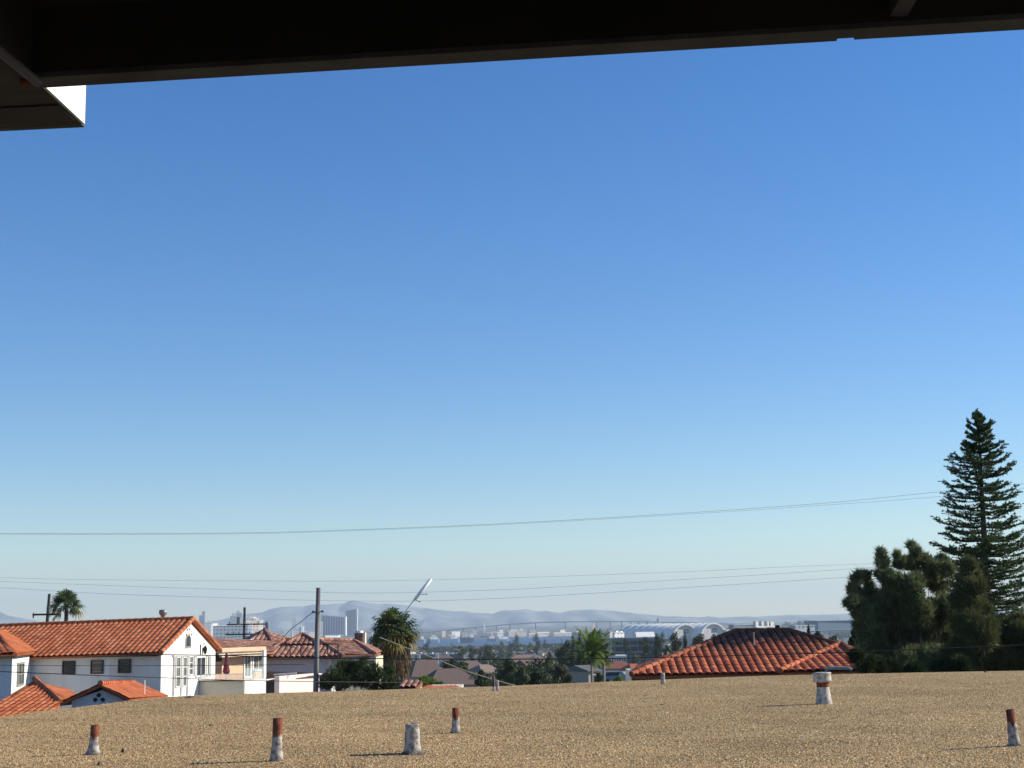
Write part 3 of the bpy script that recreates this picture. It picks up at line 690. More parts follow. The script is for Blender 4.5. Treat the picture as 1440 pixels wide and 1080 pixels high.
for (px, py) in ((139, 977.5), (134, 984), (144.5, 984)):
    c_ = hit(px, py, wal[1], wn3); g = Geo(); g.lathe(c_ - wn3 * 0.0, [(0, 0.03), (0.085, 0.03), (0.085, 0.0)], 12, wn3); g.build('round_vent', iron, AN)
m_ = P(203, 974, 65); g = Geo(); g.tube([m_ - Vector((0, 0, .1)), m_ + Vector((0, 0, 0.52))], 0.03); g.build('vent_pipe', wframe, AN)

# ---- the terrace house behind
TH = thing('terrace_house', 'peach walled house with brown tiles and a glass railed terrace beside the white gable', 'house', (-15, 90, 53))
D2 = 90
def wallq(g, x0, x1, y0, y1, d0, d1=None, th=0.3, pr=0.0):
    """upright wall from photo columns x0..x1, rows y0..y1 (read at its left end), at distance d0..d1"""
    d1 = d1 or d0; a = P(x0, y1, d0); b = P(x1, y1, d1); c = P(x0, y0, d0); cz = c.z
    bz = min(a.z, b.z) if d0 == d1 else a.z
    n = Vector((-(b - a).y, (b - a).x, 0)).normalized() * th
    g.slab([Vector((a.x, a.y, bz)), Vector((b.x, b.y, bz)), Vector((b.x, b.y, bz)) + n, Vector((a.x, a.y, bz)) + n], (0, 0, cz - bz)); return g
g = Geo(); wallq(g, 296, 373.5, 912, 990, 86.0, 90.5); g.build('wall', stucco_p, TH)
TA = P(296, 950, 86.0); TB = P(373.5, 950, 90.5); TN = Vector((-(TB - TA).y, (TB - TA).x, 0))
g = Geo(); wallq(g, 296, 312, 908, 949, 85.4, 86.3, th=.15); g.build('recess_shade_panel', wood, TH)  # flat dark panel stands in for the shade of a recess
for (x0, x1, y0, y1, fm, gm_, nm) in ((343.5, 351, 922, 951, wframe, glass_l, 'door'), (356, 369, 922, 941, wframe, glass_l, 'window')):
    window(TH, x0, x1, y0, y1, TA, TN, fm, gm_, 0.12, (1, 0), nm)
g = Geo(); r1 = P(298, 898, 97); r2 = P(400, 902.5, 99); r3 = P(384, 917, 90.0); r4 = P(306, 920, 85.6)
tile_plane(g, [r4, r3, r2, r1], r3 - r4, rise=0.03, pitch=0.3); g.build('roof', T_BROWN, TH)
g = Geo(); wallq(g, 308, 373, 919.5, 921.2, 85.5, 89.0, 0.12); wallq(g, 312, 373, 922.5, 924.5, 85.7, 89.2, 0.2); g.build('gutter', mat('cream_gutter', (0.62, 0.55, 0.40)), TH)
g = Geo(); wallq(g, 264, 343.5, 957.5, 990, 80.6, 80.0, th=.3); g.build('parapet', stucco_c, TH)
g = Geo(); wallq(g, 343.3, 373.5, 957.5, 990, 80.0, 83.0, th=.3); g.build('white_parapet', stucco_w, TH)
g = Geo(); wallq(g, 370.8, 374.3, 914, 957, 84.6, 84.9, th=.12); g.build('column', stucco_w, TH)
gl = bpy.data.materials.new('clear_railing_glass'); gl.use_nodes = True; b = gl.node_tree.nodes['Principled BSDF']
b.inputs['Base Color'].default_value = (0.62, 0.74, 0.72, 1); b.inputs['Roughness'].default_value = 0.08; b.inputs['Alpha'].default_value = 0.22
g = Geo(); wallq(g, 266, 343, 948.5, 957, 80.7, 80.1, th=.02); wallq(g, 343.8, 370.5, 940, 957, 80.1, 83.0, th=.02); g.build('glass_railing', gl, TH)
g = Geo(); wallq(g, 264, 342, 957.0, 958.3, 80.5, 79.9, th=.12); g.build('dark_coping', iron, TH)
g = Geo(); wallq(g, 266, 343, 948.0, 948.7, 80.65, 80.05, th=.06); g.build('handrail', mat('rail_metal', (0.45, 0.47, 0.46), rough=.4), TH)
# closed maroon parasol on the terrace, a potted plant
pb = P(318, 957, 83.5); s = 83.5 / F
PR = thing('parasol', 'closed maroon parasol standing on the terrace before the peach wall', 'parasol', pb)
g = Geo(); g.tube([pb, pb + Vector((0, 0, 40 * s))], 0.03); g.build('pole', wframe, PR)
g = Geo(); g.lathe(pb, [(0.0, 9 * s), (3.5 * s, 9.2 * s), (5.2 * s, 12 * s), (3.6 * s, 20 * s), (2.2 * s, 28 * s), (2.3 * s, 34 * s), (0.4 * s, 39 * s)], 9); g.build('canopy', mat('maroon_canvas', (0.16, 0.035, 0.05), rough=.9), PR)

# ---- white house with garage, its brown roofs and chimney
H3 = thing('brown_roofed_house', 'house with weathered brown barrel tile hip roofs and a long shaded white wall', 'house', (-14, 98, 53))
g = Geo(); wallq(g, 374.5, 466, 925.5, 990, 92, 92, th=6); g.build('wall', mat('shade_tinted_white_stucco', (0.55, 0.56, 0.60), var=.03), H3)  # the white wall's blue-grey shade is put into its colour
g = Geo(); a_ = P(465.3, 990, 91.95); b_ = P(471.5, 990, 96.5); g.prism([(a_.x, a_.y), (b_.x, b_.y), (b_.x - .3, b_.y + .1), (a_.x - .3, a_.y + .1)], 53, P(466, 924.5, 92).z); g.build('sunlit_wall', stucco_w, H3)
g = Geo(); wallq(g, 470, 529, 925, 990, 96.5, th=5); g.build('rear_wall', stucco_c, H3)
for (x0, x1, y0, y1) in ((473, 482, 928, 942), (495, 508, 929, 938), (520, 526, 929, 944)):
    window(H3, x0, x1, y0, y1, Vector((0, 96.5, 0)), (0, -1, 0), wframe, glass, 0.1, (1, 0))
g = Geo()
z3 = P(374, 925, 91.5).z
m0 = P(368, 925, 91.3); m1 = P(483, 923.5, 91.3); m1.z = m0.z = z3; m2 = P(447, 900.5, 96.5); m3 = P(400, 901, 96.5)
tile_plane(g, [m0, m1, m2, m3], m1 - m0, pitch=0.33, rise=0.09)
m4 = P(490, 922, 99); m4.z = z3; tile_plane(g, [m1, m4, m2], m4 - m1, pitch=0.33, rise=.06)
tile_plane(g, [m0, m3, P(350, 921, 99)], m3 - m0, pitch=.33, rise=.06)
# upper small hip over it
n0 = P(402, 907, 94.5); n1 = P(447, 907.5, 94.5); n1.z = n0.z; n2 = P(425, 892.5, 97.5)
tile_plane(g, [n0, n1, n2], n1 - n0, pitch=.33, rise=.09)
n3 = P(452, 905, 101); n3.z = n0.z; tile_plane(g, [n1, n3, n2], n3 - n1, pitch=.33, rise=.06); tile_plane(g, [n0, n2, P(398, 905, 101)], n2 - n0, pitch=.33, rise=.06)
# right range with long hip towards the chimney
s0 = P(470, 921.5, 93.5); s1 = P(527, 923.5, 95); s1.z = s0.z; s2 = P(497, 902, 100); s3 = P(448, 900, 97.5)
tile_plane(g, [s0, s1, s2, s3], s1 - s0, pitch=.3, rise=.04)
s4 = P(536, 919, 101); tile_plane(g, [s1, s4, P(528, 909, 103), s2], s4 - s1, pitch=.33, rise=.09)
for a_, b_ in ((m0, m3), (m3, m2), (m2, m1), (n0, n2), (n1, n2), (s2, s1), (s3, s2)): cap_line(g, a_ + Vector((0, 0, .06)), b_ + Vector((0, 0, .06)), 0.12)
g.build('roof', T_BROWN, H3)
g = Geo(); z_ = m0.z - 0.13; g.prism([(m0.x, m0.y + .1), (s1.x, m0.y + .1), (s1.x, 97), (m0.x, 97)], z_, z_ + 0.05); g.build('eave_board', iron, H3)
g = Geo(); c0 = P(505, 926, 101); hx = 5.6 * 101 / F; zt = P(505, 890, 101).z
g.box(c0.x - hx, c0.x + hx, c0.y - .35, c0.y + .5, c0.z, zt); ch = g.build('chimney', mat('brown_brick', (0.15, 0.075, 0.045), col2=(0.26, 0.19, 0.13), scale=9, bump=.4), H3)
g = Geo(); g.box(c0.x + hx, c0.x + hx + .16, c0.y - .36, c0.y + .5, c0.z, zt + .02); g.build('lit_side_panel', stucco_c, ch)  # pale panel paints in the sunlit side of the brick
g = Geo(); g.lathe((c0.x, c0.y, zt), [(.3, 0), (.26, .14), (0, .15)], 10); g.build('cap', wframe, ch)
# little hip behind, its own house
H4 = thing('small_hip_roofed_house', 'small brown tiled pyramid roof behind the peach house, left of the utility pole', 'house', (-17.5, 108, 53))
h0 = P(346, 905.5, 104); h1 = P(413, 905.5, 104); h1.z = h0.z; hp = P(372, 885.5, 108.5); h2 = P(414, 903, 112); h2.z = h0.z
g = Geo(); tile_plane(g, [h0, P(384, 907, 103.9), hp], h1 - h0, pitch=.33, rise=.09); tile_plane(g, [P(384, 907, 103.9), h1 + Vector((0, 4, 0)), P(405, 898, 109), hp], h1 - h0, pitch=.33, rise=.05)
tile_plane(g, [h0, hp, P(335, 903, 112)], hp - h0, pitch=.33)
cap_line(g, P(384, 906, 103.9), hp + Vector((0, 0, .06)), .13); g.build('roof', T_BROWN, H4)
g = Geo(); wallq(g, 349, 410, 905, 990, 104.6, th=7); g.build('wall', stucco_g, H4)
g = Geo(); wallq(g, 318, 352, 899.5, 902, 103, th=.6); g.build('white_parapet', stucco_w, H4)

# garage with a pink wall in front
GA = thing('pink_garage', 'pink walled garage with a dark door and brown eave behind the gravel roof edge', 'garage', (-12, 86, 53))
g = Geo(); wallq(g, 392.5, 449, 951, 990, 83.5, 88, th=.3); g.build('wall', stucco_k, GA)
g = Geo(); wallq(g, 374.5, 393, 955, 990, 84.2, th=3); g.build('door', mat('dark_garage_door', (0.06, 0.055, 0.05)), GA)
g = Geo(); e0 = P(374, 957, 83.7); e1 = P(392, 957, 83.7); e2 = P(452, 949, 87.8); e3 = P(450, 946.2, 90); e4 = P(374, 944, 88)
g.add([e0, e1, e2, e3, e4], [(0, 1, 2, 3, 4)]); g.slab([e0, e1, e2, e3, e4], (0, 0, -.06)); g.build('roof', mat('dark_brown_shingle', (0.10, 0.065, 0.045), scale=4), GA)
g = Geo(); g.tube([P(385, 949, 84.5), P(417, 946.5, 84.5)], 0.045, 8); g.tube([P(374, 956.3, 83.6), P(452, 947.8, 87.7)], 0.05, 6); g.build('downpipe', wframe, GA)

# dark metal frame standing before the brown roof
FRm = thing('roof_rack', 'thin black metal frame with four posts before the brown tiled roof', 'frame', tuple(P(440, 926, 90).xy) + (P(440, 926, 90).z,))
g = Geo(); a_ = P(405, 906.5, 90); b_ = P(476, 905.5, 90); g.tube([a_, b_], 0.035, 6); g.build('rail', iron, FRm)
for x_ in (408, 423, 461, 475.5):
    a_ = P(x_, 926, 90); b_ = P(x_, 905.5, 90); g = Geo(); g.tube([a_, b_], 0.032, 6); g.build('post', iron, FRm)

# =================================================================== RED HIPPED ROOF ON THE RIGHT
T_RED = tile_mat('red_clay_tiles', (0.36, 0.088, 0.035), (0.48, 0.135, 0.055), (0.60, 0.22, 0.10), moss=(61.05, 61.45))
H5 = thing('red_roofed_house', 'house with a red barrel tile hip roof blackened near its ridge', 'house', (9, 62, 53))
E0 = P(888, 951, 55); E1 = P(1300, 940, 55); E1.z = E0.z; r1 = P(1034, 889.5, 60.2); r2 = P(1108, 889, 60.2); r2.z = r1.z
MOSS = (r1.z - 0.80, r1.z - 0.42)
for n_ in T_RED.node_tree.nodes:
    if n_.type == 'MAP_RANGE' and abs(n_.inputs[1].default_value - 61.05) < .01: n_.inputs[1].default_value, n_.inputs[2].default_value = MOSS
g = Geo(); tile_plane(g, [E0, E1, r2, r1], E1 - E0, pitch=0.292, rise=0.1, course=.45)
EB = P(896, 945, 65.4); EB.z = E0.z; tile_plane(g, [E0, r1, EB], EB - E0, pitch=.292)
EB2 = Vector((E1.x, 65.4, E0.z)); tile_plane(g, [E1, EB2, r2], EB2 - E1, pitch=.292)
tile_plane(g, [EB, EB2, r2, r1], EB2 - EB, pitch=.292)
S0 = P(1097, 946, 52.6); S1 = P(1226, 938, 52.6); S1.z = S0.z; Sp = P(1183, 907, 57.2)
tile_plane(g, [S0, S1, Sp], S1 - S0, pitch=.292, rise=.1, course=.45); tile_plane(g, [S0, Sp, P(1120, 935, 57.0)], Sp - S0, pitch=.292, rise=.05)
Sr = P(1240, 925, 57); tile_plane(g, [S1, Sr, Sp], Sr - S1, pitch=.292)
for a_, b_, rr in ((E0, r1, .10), (r1, r2, .1), (r2, E1, .10), (S0, Sp, .10), (S1, Sp, .10)): cap_line(g, a_ + Vector((0, 0, .07)), b_ + Vector((0, 0, .07)), rr, .4)
g.build('roof', T_RED, H5)
g = Geo(); g.prism([(E0.x + .5, 55.6), (E1.x - .5, 55.6), (E1.x - .5, 65), (E0.x + .5, 65)], 52, E0.z - .05); g.build('wall', stucco_c, H5)
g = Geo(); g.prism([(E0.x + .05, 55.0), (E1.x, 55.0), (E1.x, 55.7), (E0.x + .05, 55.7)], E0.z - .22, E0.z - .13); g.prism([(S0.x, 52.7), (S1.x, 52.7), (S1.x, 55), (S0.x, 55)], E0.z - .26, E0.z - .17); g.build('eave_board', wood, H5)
g = Geo(); g.prism([(S0.x + .5, 53.1), (S1.x - .5, 53.1), (S1.x - .5, 55.6), (S0.x + .5, 55.6)], 52, S0.z - .1); g.build('porch_wall', stucco_c, H5)
g = Geo(); q = P(1093.5, 889, 60.4); g.lathe(q - Vector((0, 0, .15)), [(.07, 0), (.07, .3), (.1, .3), (.1, .42), (0, .43)], 10); g.build('roof_vent', iron, H5)
q0 = P(1060.5, 906, 58.3); g = Geo(); g.lathe(q0 - Vector((0, 0, .1)), [(.12, 0), (.06, .12), (.028, .16), (.025, .55), (0, .56)], 10); g.build('vent_pipe', mat('tan_painted_pipe', (.50, .36, .27)), H5)
g = Geo(); g.tube([P(1160, 942, 44), P(1166, 939.5, 44), P(1193, 939.5, 44), P(1198, 942, 44)], 0.05, 8)
solo('metal_duct', g, mat('grey_duct', (.28, .28, .27), rough=.5), 'pale grey duct lying behind the large capped vent under the red eave', 'duct')

# =================================================================== VEGETATION
def leafmat(name, a, b_, rough=0.6, trans=True):
    M = bpy.data.materials.new(name); M.use_nodes = True; t = M.node_tree; b = t.nodes['Principled BSDF']; b.inputs['Roughness'].default_value = rough; b.inputs['Specular IOR Level'].default_value = 0.25
    at = nd(t, 'ShaderNodeAttribute', attribute_name='rnd'); cr = nd(t, 'ShaderNodeValToRGB'); t.links.new(at.outputs['Fac'], cr.inputs[0])
    e = cr.color_ramp.elements; e[0].color = (*a, 1); e[1].color = (*b_, 1); t.links.new(cr.outputs[0], b.inputs['Base Color'])
    if trans:
        tr = nd(t, 'ShaderNodeBsdfTranslucent'); t.links.new(cr.outputs[0], tr.inputs[0]); mx = nd(t, 'ShaderNodeMixShader'); mx.inputs[0].default_value = 0.25
        t.links.new(b.outputs[0], mx.inputs[1]); t.links.new(tr.outputs[0], mx.inputs[2]); t.links.new(mx.outputs[0], t.nodes['Material Output'].inputs[0])
    return M
bark = mat('grey_brown_bark', (0.11, 0.085, 0.065), col2=(0.05, 0.038, 0.03), scale=5, bump=.6, stretch=(1, 1, .2))
LM_pine = leafmat('pine_needles', (0.045, 0.068, 0.026), (0.25, 0.28, 0.12))
LM_pine2 = leafmat('olive_pine_needles', (0.038, 0.050, 0.018), (0.15, 0.165, 0.06))
LM_arau = leafmat('araucaria_needles', (0.016, 0.040, 0.014), (0.10, 0.16, 0.045))
LM_dark = leafmat('dark_leaves', (0.012, 0.026, 0.010), (0.045, 0.070, 0.022))
LM_mid = leafmat('green_leaves', (0.022, 0.042, 0.012), (0.085, 0.12, 0.035))
LM_olive = leafmat('olive_leaves', (0.04, 0.05, 0.02), (0.13, 0.14, 0.06))
LM_bright = leafmat('bright_green_leaves', (0.055, 0.10, 0.015), (0.26, 0.36, 0.06))
LM_palm = leafmat('palm_fronds', (0.03, 0.055, 0.018), (0.15, 0.20, 0.06))
LM_dead = leafmat('dead_palm_skirt', (0.07, 0.045, 0.025), (0.36, 0.27, 0.17))
LM_yel = leafmat('yellowing_fronds', (0.10, 0.085, 0.02), (0.34, 0.27, 0.07))

def tris(cent, dirs, ln, wd, rnd_, rs):
    """thin leaf triangles: base centre, direction, length, width"""
    n = len(cent); d = dirs / np.linalg.norm(dirs, axis=1, keepdims=True)
    q = rs.normal(size=(n, 3)); sd = np.cross(d, q); sd /= np.linalg.norm(sd, axis=1, keepdims=True) + 1e-9
    V = np.empty((n, 3, 3)); V[:, 0] = cent - sd * wd[:, None] / 2; V[:, 1] = cent + sd * wd[:, None] / 2; V[:, 2] = cent + d * ln[:, None]
    return V.reshape(-1, 3), np.arange(n * 3).reshape(-1, 3), rnd_

def blob_points(blobs, n, rs, shell=0.35):
    """points through a set of ellipsoid lobes (centre, radius xyz), denser near the outside"""
    w_ = np.array([b[1][0] * b[1][1] * b[1][2] for b in blobs]) ** 0.75; w_ /= w_.sum()
    k = rs.choice(len(blobs), n, p=w_); u = rs.normal(size=(n, 3)); u /= np.linalg.norm(u, axis=1, keepdims=True)
    r_ = rs.random(n) ** shell; c_ = np.array([b[0] for b in blobs])[k]; rad = np.array([b[1] for b in blobs])[k]
    return c_ + u * r_[:, None] * rad, u, k

def tuft_crown(name, blobs, n_tuft, per, ln, wd, M, parent, rs, upward=0.8, kind=None, shell=0.35):
    P0, u, k = blob_points(blobs, n_tuft, rs, shell)
    ct = rs.random(len(blobs))[k] * 0.25 + rs.random(n_tuft) * 0.6
    C_ = np.repeat(P0, per, 0); U = np.repeat(u, per, 0)
    D = rs.normal(size=C_.shape) * 0.6 + U * 0.45; D[:, 2] += upward
    C_ = C_ + rs.normal(size=C_.shape) * ln * 0.10
    n = len(C_); L = ln * rs.uniform(.6, 1.3, n); W = wd * rs.uniform(.6, 1.3, n)
    rn = np.clip(np.repeat(ct, per) + rs.random(n) * .15, 0, 1)
    V, Fc, rn = tris(C_, D, L, W, rn, rs)
    return raw_mesh(name, V, Fc, M, parent, rn)

def leafy_crown(name, blobs, n, size, M, parent, rs, local=False, shell=0.4):
    P0, u, k = blob_points(blobs, n, rs, shell)
    nn = u + rs.normal(size=u.shape) * 0.8; nn /= np.linalg.norm(nn, axis=1, keepdims=True)
    a = np.cross(nn, rs.normal(size=nn.shape)); a /= np.linalg.norm(a, axis=1, keepdims=True); b_ = np.cross(nn, a)
    s = size * rs.uniform(.5, 1.3, n)[:, None]
    V = np.stack([P0 - a * s, P0 - b_ * s * .6, P0 + a * s, P0 + b_ * s * .6], 1).reshape(-1, 3)
    rn = np.clip(rs.random(len(blobs))[k] * .4 + rs.random(n) * .6, 0, 1)
    return raw_mesh(name, V, np.arange(n * 4).reshape(-1, 4), M, parent, rn, local)

def v3(p): return (p.x, p.y, p.z)
def limbs(base, blobs, parent, r_, rs, nmain=None):
    g = Geo(); b = Vector(base)
    top = max(blobs, key=lambda q: q[0][2])[0]; fork = b.lerp(Vector((b.x * .5 + top[0] * .5, b.y * .5 + top[1] * .5, top[2])), 0.45)
    g.tube([b, b.lerp(fork, .5) + Vector((.05, 0, 0)), fork], [r_, r_ * .8, r_ * .65], 8)
    for (c_, rad) in blobs:
        c_ = Vector(c_); st = b.lerp(fork, random.uniform(.6, 1)) ; m_ = st.lerp(c_, .5) + Vector((rs.normal() * .1, rs.normal() * .1, -.08 * (c_ - st).length))
        g.tube([st, m_, c_], [r_ * .38, r_ * .25, r_ * .08], 5, cap=False)
    return g.build('trunk', bark, parent)

# ---- big conifers on the right
rs = np.random.default_rng(11)
def pine(label, bl, depth, M, base_px, n_t, name='pine_tree', ln=.20, wd=.042, upw=.9, dj=1.0):
    blobs = []
    for (px, py, r_) in bl:
        d = depth + rs.uniform(-dj, dj); c_ = P(px, py, d); s = d / F
        blobs.append((v3(c_), (r_ * s * .94, r_ * s * 1.1, r_ * s * .96)))
    b0 = P(base_px[0], base_px[1], depth); b0.z = 54
    t = thing(name, label, 'tree', b0)
    main_ = blobs; blobs = []
    for (c_, rad) in main_:
        blobs.append((c_, tuple(q * .95 for q in rad)))
        for k in range(7):
            u = rs.normal(size=3); u /= np.linalg.norm(u); u[2] = u[2] * .8 + .25; f_ = rs.uniform(.28, .55)
            blobs.append((tuple(c_[i] + u[i] * rad[i] * rs.uniform(.65, 1.12) for i in range(3)), tuple(q * f_ * (1.15 if i == 2 else 1.0) for i, q in enumerate(rad))))
    limbs(b0, main_, t, 0.10, rs)
    tuft_crown('crown', blobs, int(n_t * 1.5), 13, ln * 1.15, wd, M, t, rs, upw, shell=.6)
    return t
pine('broad dark pine with upright tufts left of the tall araucaria', [(1205, 818, 9), (1213, 812, 8), (1200, 832, 9), (1198, 852, 9), (1208, 850, 10), (1222, 836, 13), (1214, 868, 11), (1240, 782, 6), (1243, 793, 8), (1240, 808, 10), (1250, 820, 13), (1262, 782, 5), (1266, 795, 8), (1282, 770, 5), (1286, 780, 8), (1284, 795, 12), (1300, 788, 8), (1308, 803, 11), (1326, 792, 8), (1331, 803, 10), (1318, 822, 16), (1282, 828, 19), (1262, 846, 20), (1235, 862, 20), (1290, 862, 24), (1328, 858, 20), (1226, 888, 19), (1258, 895, 26), (1300, 900, 28), (1218, 915, 12), (1235, 922, 20), (1272, 934, 26), (1318, 938, 28), (1340, 900, 18)], 52, LM_pine, (1280, 950), 7000)
pine('narrow olive green conifer in front of the foot of the araucaria', [(1362, 798, 7), (1364, 812, 9), (1366, 830, 12), (1362, 850, 14), (1374, 862, 14), (1366, 885, 18), (1382, 898, 18), (1368, 918, 22), (1392, 930, 20), (1350, 935, 16)], 49, LM_pine2, (1372, 950), 3200, 'conifer', ln=.3)
pine('low dark shrubby tree in the bottom right corner of the tree group', [(1410, 905, 14), (1428, 890, 16), (1445, 900, 18), (1412, 930, 18), (1440, 935, 22), (1470, 930, 26)], 50, LM_pine2, (1430, 950), 2600, 'bushy_tree', ln=.26)
pine('dark bush added in place of the ground shade between the pine and the red roof', [(1218, 938, 9), (1205, 926, 7), (1232, 945, 10), (1250, 948, 10), (1345, 945, 14), (1320, 952, 12), (1285, 950, 12)], 47, LM_dark, (1270, 955), 1500, 'bush', ln=.22)  # added bush, its dark leaves stand in for shade under the trees

def araucaria():
    D = 62; s = D / F; top = P(1375, 577, D); bot = P(1394, 960, D); axis = (top - bot).normalized()
    b0 = bot - axis * ((bot.z - 54) / axis.z); t = thing('norfolk_pine', 'very tall slender araucaria with level tiers of upturned branches at the right edge', 'tree', b0)
    g = Geo(); H = (top - b0).length; g.tube([b0 + axis * (H * q) for q in (0, .3, .6, .85, 1)], [.30, .24, .15, .07, .012], 9); g.build('trunk', bark, t)
    pr_r = [577, 590, 601, 610, 620, 640, 655, 680, 705, 730, 760, 790, 830, 870, 920, 980]; pr_w = [1, 8, 17, 19, 20, 31, 38, 43, 47, 51, 58, 63, 70, 74, 70, 60]
    rowz = lambda row: (row - 577) / (960 - 577)
    segs = []   # (p, q, radius)
    row = 585.0; lev = 0
    bg_ = Geo()
    while row < 952:
        c_ = top.lerp(bot, rowz(row)); Lmax = float(np.interp(row, pr_r, pr_w)) * s * 1.08
        nb = (13 if row > 760 else 8) if row > 640 else (7 if row > 604 else 5); off = rs.random() * 6.28
        for k in range(nb + (1 if row > 700 else 0)):
            an = off + 6.283 * k / nb + rs.normal() * .16; L = Lmax * rs.uniform(.68, 1.1)
            if row > 690 and rs.random() < .04: continue
            dr = Vector((math.cos(an), math.sin(an), 0)); pts = []
            slope = 0.42 if row < 612 else (0.16 if row < 680 else 0.0)
            droop = 0.0 if row < 640 else -0.10
            rise = rs.uniform(.10, .22)
            cz = c_ + axis * rs.normal() * .07
            for q in np.linspace(0, 1, 7):
                pts.append(cz + dr * (L * q) + Vector((0, 0, L * (slope * q + droop * q * (1 - q) * 2 + rise * q ** 3))))
            bg_.tube(pts[:-1], [.028, .024, .02, .017, .013, .01], 4, cap=False)
            for i in range(1, 7):       # foliage: side twigs like upturned ropes
                q = i / 6; nt_ = 4 if row > 640 else (3 if row > 600 else 2)
                if q < 0.4 and row > 640 and rs.random() < .7: continue
                for j in range(nt_):
                    a_ = pts[i - 1].lerp(pts[i], rs.random()); sg = 1 if j % 2 else -1
                    sd = Vector((-dr.y, dr.x, 0)) * sg; tl = L * (0.33 * (1 - .55 * q) + .05) * rs.uniform(.6, 1.15)
                    tl = min(tl, .62)
                    e_ = a_ + (dr * .75 + sd * rs.uniform(.3, 1.0)) * tl + Vector((0, 0, tl * rs.uniform(.05, .26)))
                    segs.append((v3(a_), v3(e_)))
            segs.append((v3(pts[5]), v3(pts[6] + Vector((0, 0, .06)))))
        lev += 1; row += (7.4 if row < 612 else (8.6 if row < 660 else 10.0)) * rs.uniform(.85, 1.2)
    segs.append((v3(top - axis * .3), v3(top + axis * .06)))
    bg_.build('branches', bark, t)
    A_ = np.array([q[0] for q in segs]); B_ = np.array([q[1] for q in segs]); per = 20
    L_ = np.linalg.norm(B_ - A_, axis=1); tt = rs.random((len(A_), per))
    C_ = A_[:, None] + (B_ - A_)[:, None] * tt[..., None]; C_ = C_.reshape(-1, 3)
    dd_ = np.repeat((B_ - A_) / (L_[:, None] + 1e-6), per, 0)
    D_ = dd_ * .6 + rs.normal(size=dd_.shape) * .6; D_[:, 2] += .18
    n = len(C_); ct = np.repeat(rs.random(len(A_)) * .5, per) + rs.random(n) * .5
    V, Fc, rn = tris(C_, D_, rs.uniform(.06, .11, n), rs.uniform(.035, .055, n), ct, rs)
    raw_mesh('crown', V, Fc, LM_arau, t, rn)
araucaria()

# ---- fan palms
def fan_palm(label, cpx, cpy, rpx, depth, skirt_rows=None, n_fr=42, half_shell=False, dead=0.25, trunk_w=.22, group=None):
    s = depth / F; c_ = P(cpx, cpy, depth); Rm = rpx * s; gz = terr(c_.x, depth); b0 = Vector((c_.x + .1, c_.y, gz)); t = thing('fan_palm', label, 'palm', b0, group)
    g = Geo(); g.tube([b0, b0.lerp(c_, .5), c_], [trunk_w * 1.2, trunk_w, trunk_w * .9], 10); g.build('trunk', bark, t)
    def fronds(n, zmin, zmax, M, nm, droop, yel=0):
        VV = []; FF = []; RR_ = []; cnt = 0; g = Geo()
        for i in range(n):
            az = rs.random() * 6.283; el = math.asin(rs.uniform(zmin, zmax)); d = Vector((math.cos(az) * math.cos(el), math.sin(az) * math.cos(el), math.sin(el)))
            pl = Rm * rs.uniform(.42, .6); hub = c_ + d * pl + Vector((0, 0, -.1 * pl))
            g.tube([c_, c_ + d * pl * .5, hub], [.025, .02, .015], 4, cap=False)
            side = d.cross(Vector((0, 0, 1))); side = side.normalized() if side.length > .05 else Vector((1, 0, 0)); upv = side.cross(d).normalized()
            tw = rs.normal() * .5; side = side * math.cos(tw) + upv * math.sin(tw); col = rs.random() * .6
            nb = 12
            for j in range(nb):
                a_ = (j / (nb - 1) - .5) * 3.9; ll = Rm * rs.uniform(.42, .52) * (1 - .25 * abs(a_) / 1.95)
                dj_ = (d * math.cos(a_) + side * math.sin(a_)); e1 = hub + dj_ * ll * .6; e2 = hub + dj_ * ll * rs.uniform(.9, 1.05) + Vector((0, 0, -droop * ll))
                wv = dj_.cross(upv).normalized() * (Rm * .034)
                VV += [v3(hub), v3(e1 - wv), v3(e2), v3(e1 + wv)]; FF.append([cnt, cnt + 1, cnt + 2, cnt + 3]); cnt += 4; RR_.append(min(1, col + rs.random() * .4))
        o = raw_mesh(nm, VV, FF, M, t, RR_)
        g.build('stalks', LM_dead if M is LM_dead else LM_palm, o)
        return o
    fronds(n_fr, -.15, .98, LM_palm, 'crown', .28)
    if dead: fronds(int(n_fr * dead), -.65, -.05, LM_yel, 'yellow_fronds', .45)
    if skirt_rows:
        z_top = c_.z - .2 * Rm; zb = P(cpx, skirt_rows, depth).z; n = 5200; ang = rs.random(n) * 6.283; h = rs.random(n)
        prof_ = np.interp(h, [0, .25, .6, 1], [.20, .36, .50, .42]) * Rm * rs.uniform(.55, 1.05, n)
        C_ = np.stack([c_.x + np.cos(ang) * prof_, c_.y + np.sin(ang) * prof_, zb + (z_top - zb) * h], 1)
        D_ = np.stack([np.cos(ang) * .12, np.sin(ang) * .12, -np.ones(n)], 1) + rs.normal(size=(n, 3)) * .13
        V, Fc, rn = tris(C_, D_, rs.uniform(.35, .9, n), rs.uniform(.04, .10, n), np.clip(rs.random(n), 0, 1), rs)
        raw_mesh('dead_frond_skirt', V, Fc, LM_dead, t, rn)
    return t
fan_palm('large fan palm with a shaggy brown skirt of dead fronds beside the chimney', 555, 887, 43, 104, 975, 54, trunk_w=.3, dead=.5)
fan_palm('small round fan palm rising above the orange roof beside the crossarm pole', 93.5, 853, 31, 150, None, 40, dead=.15)

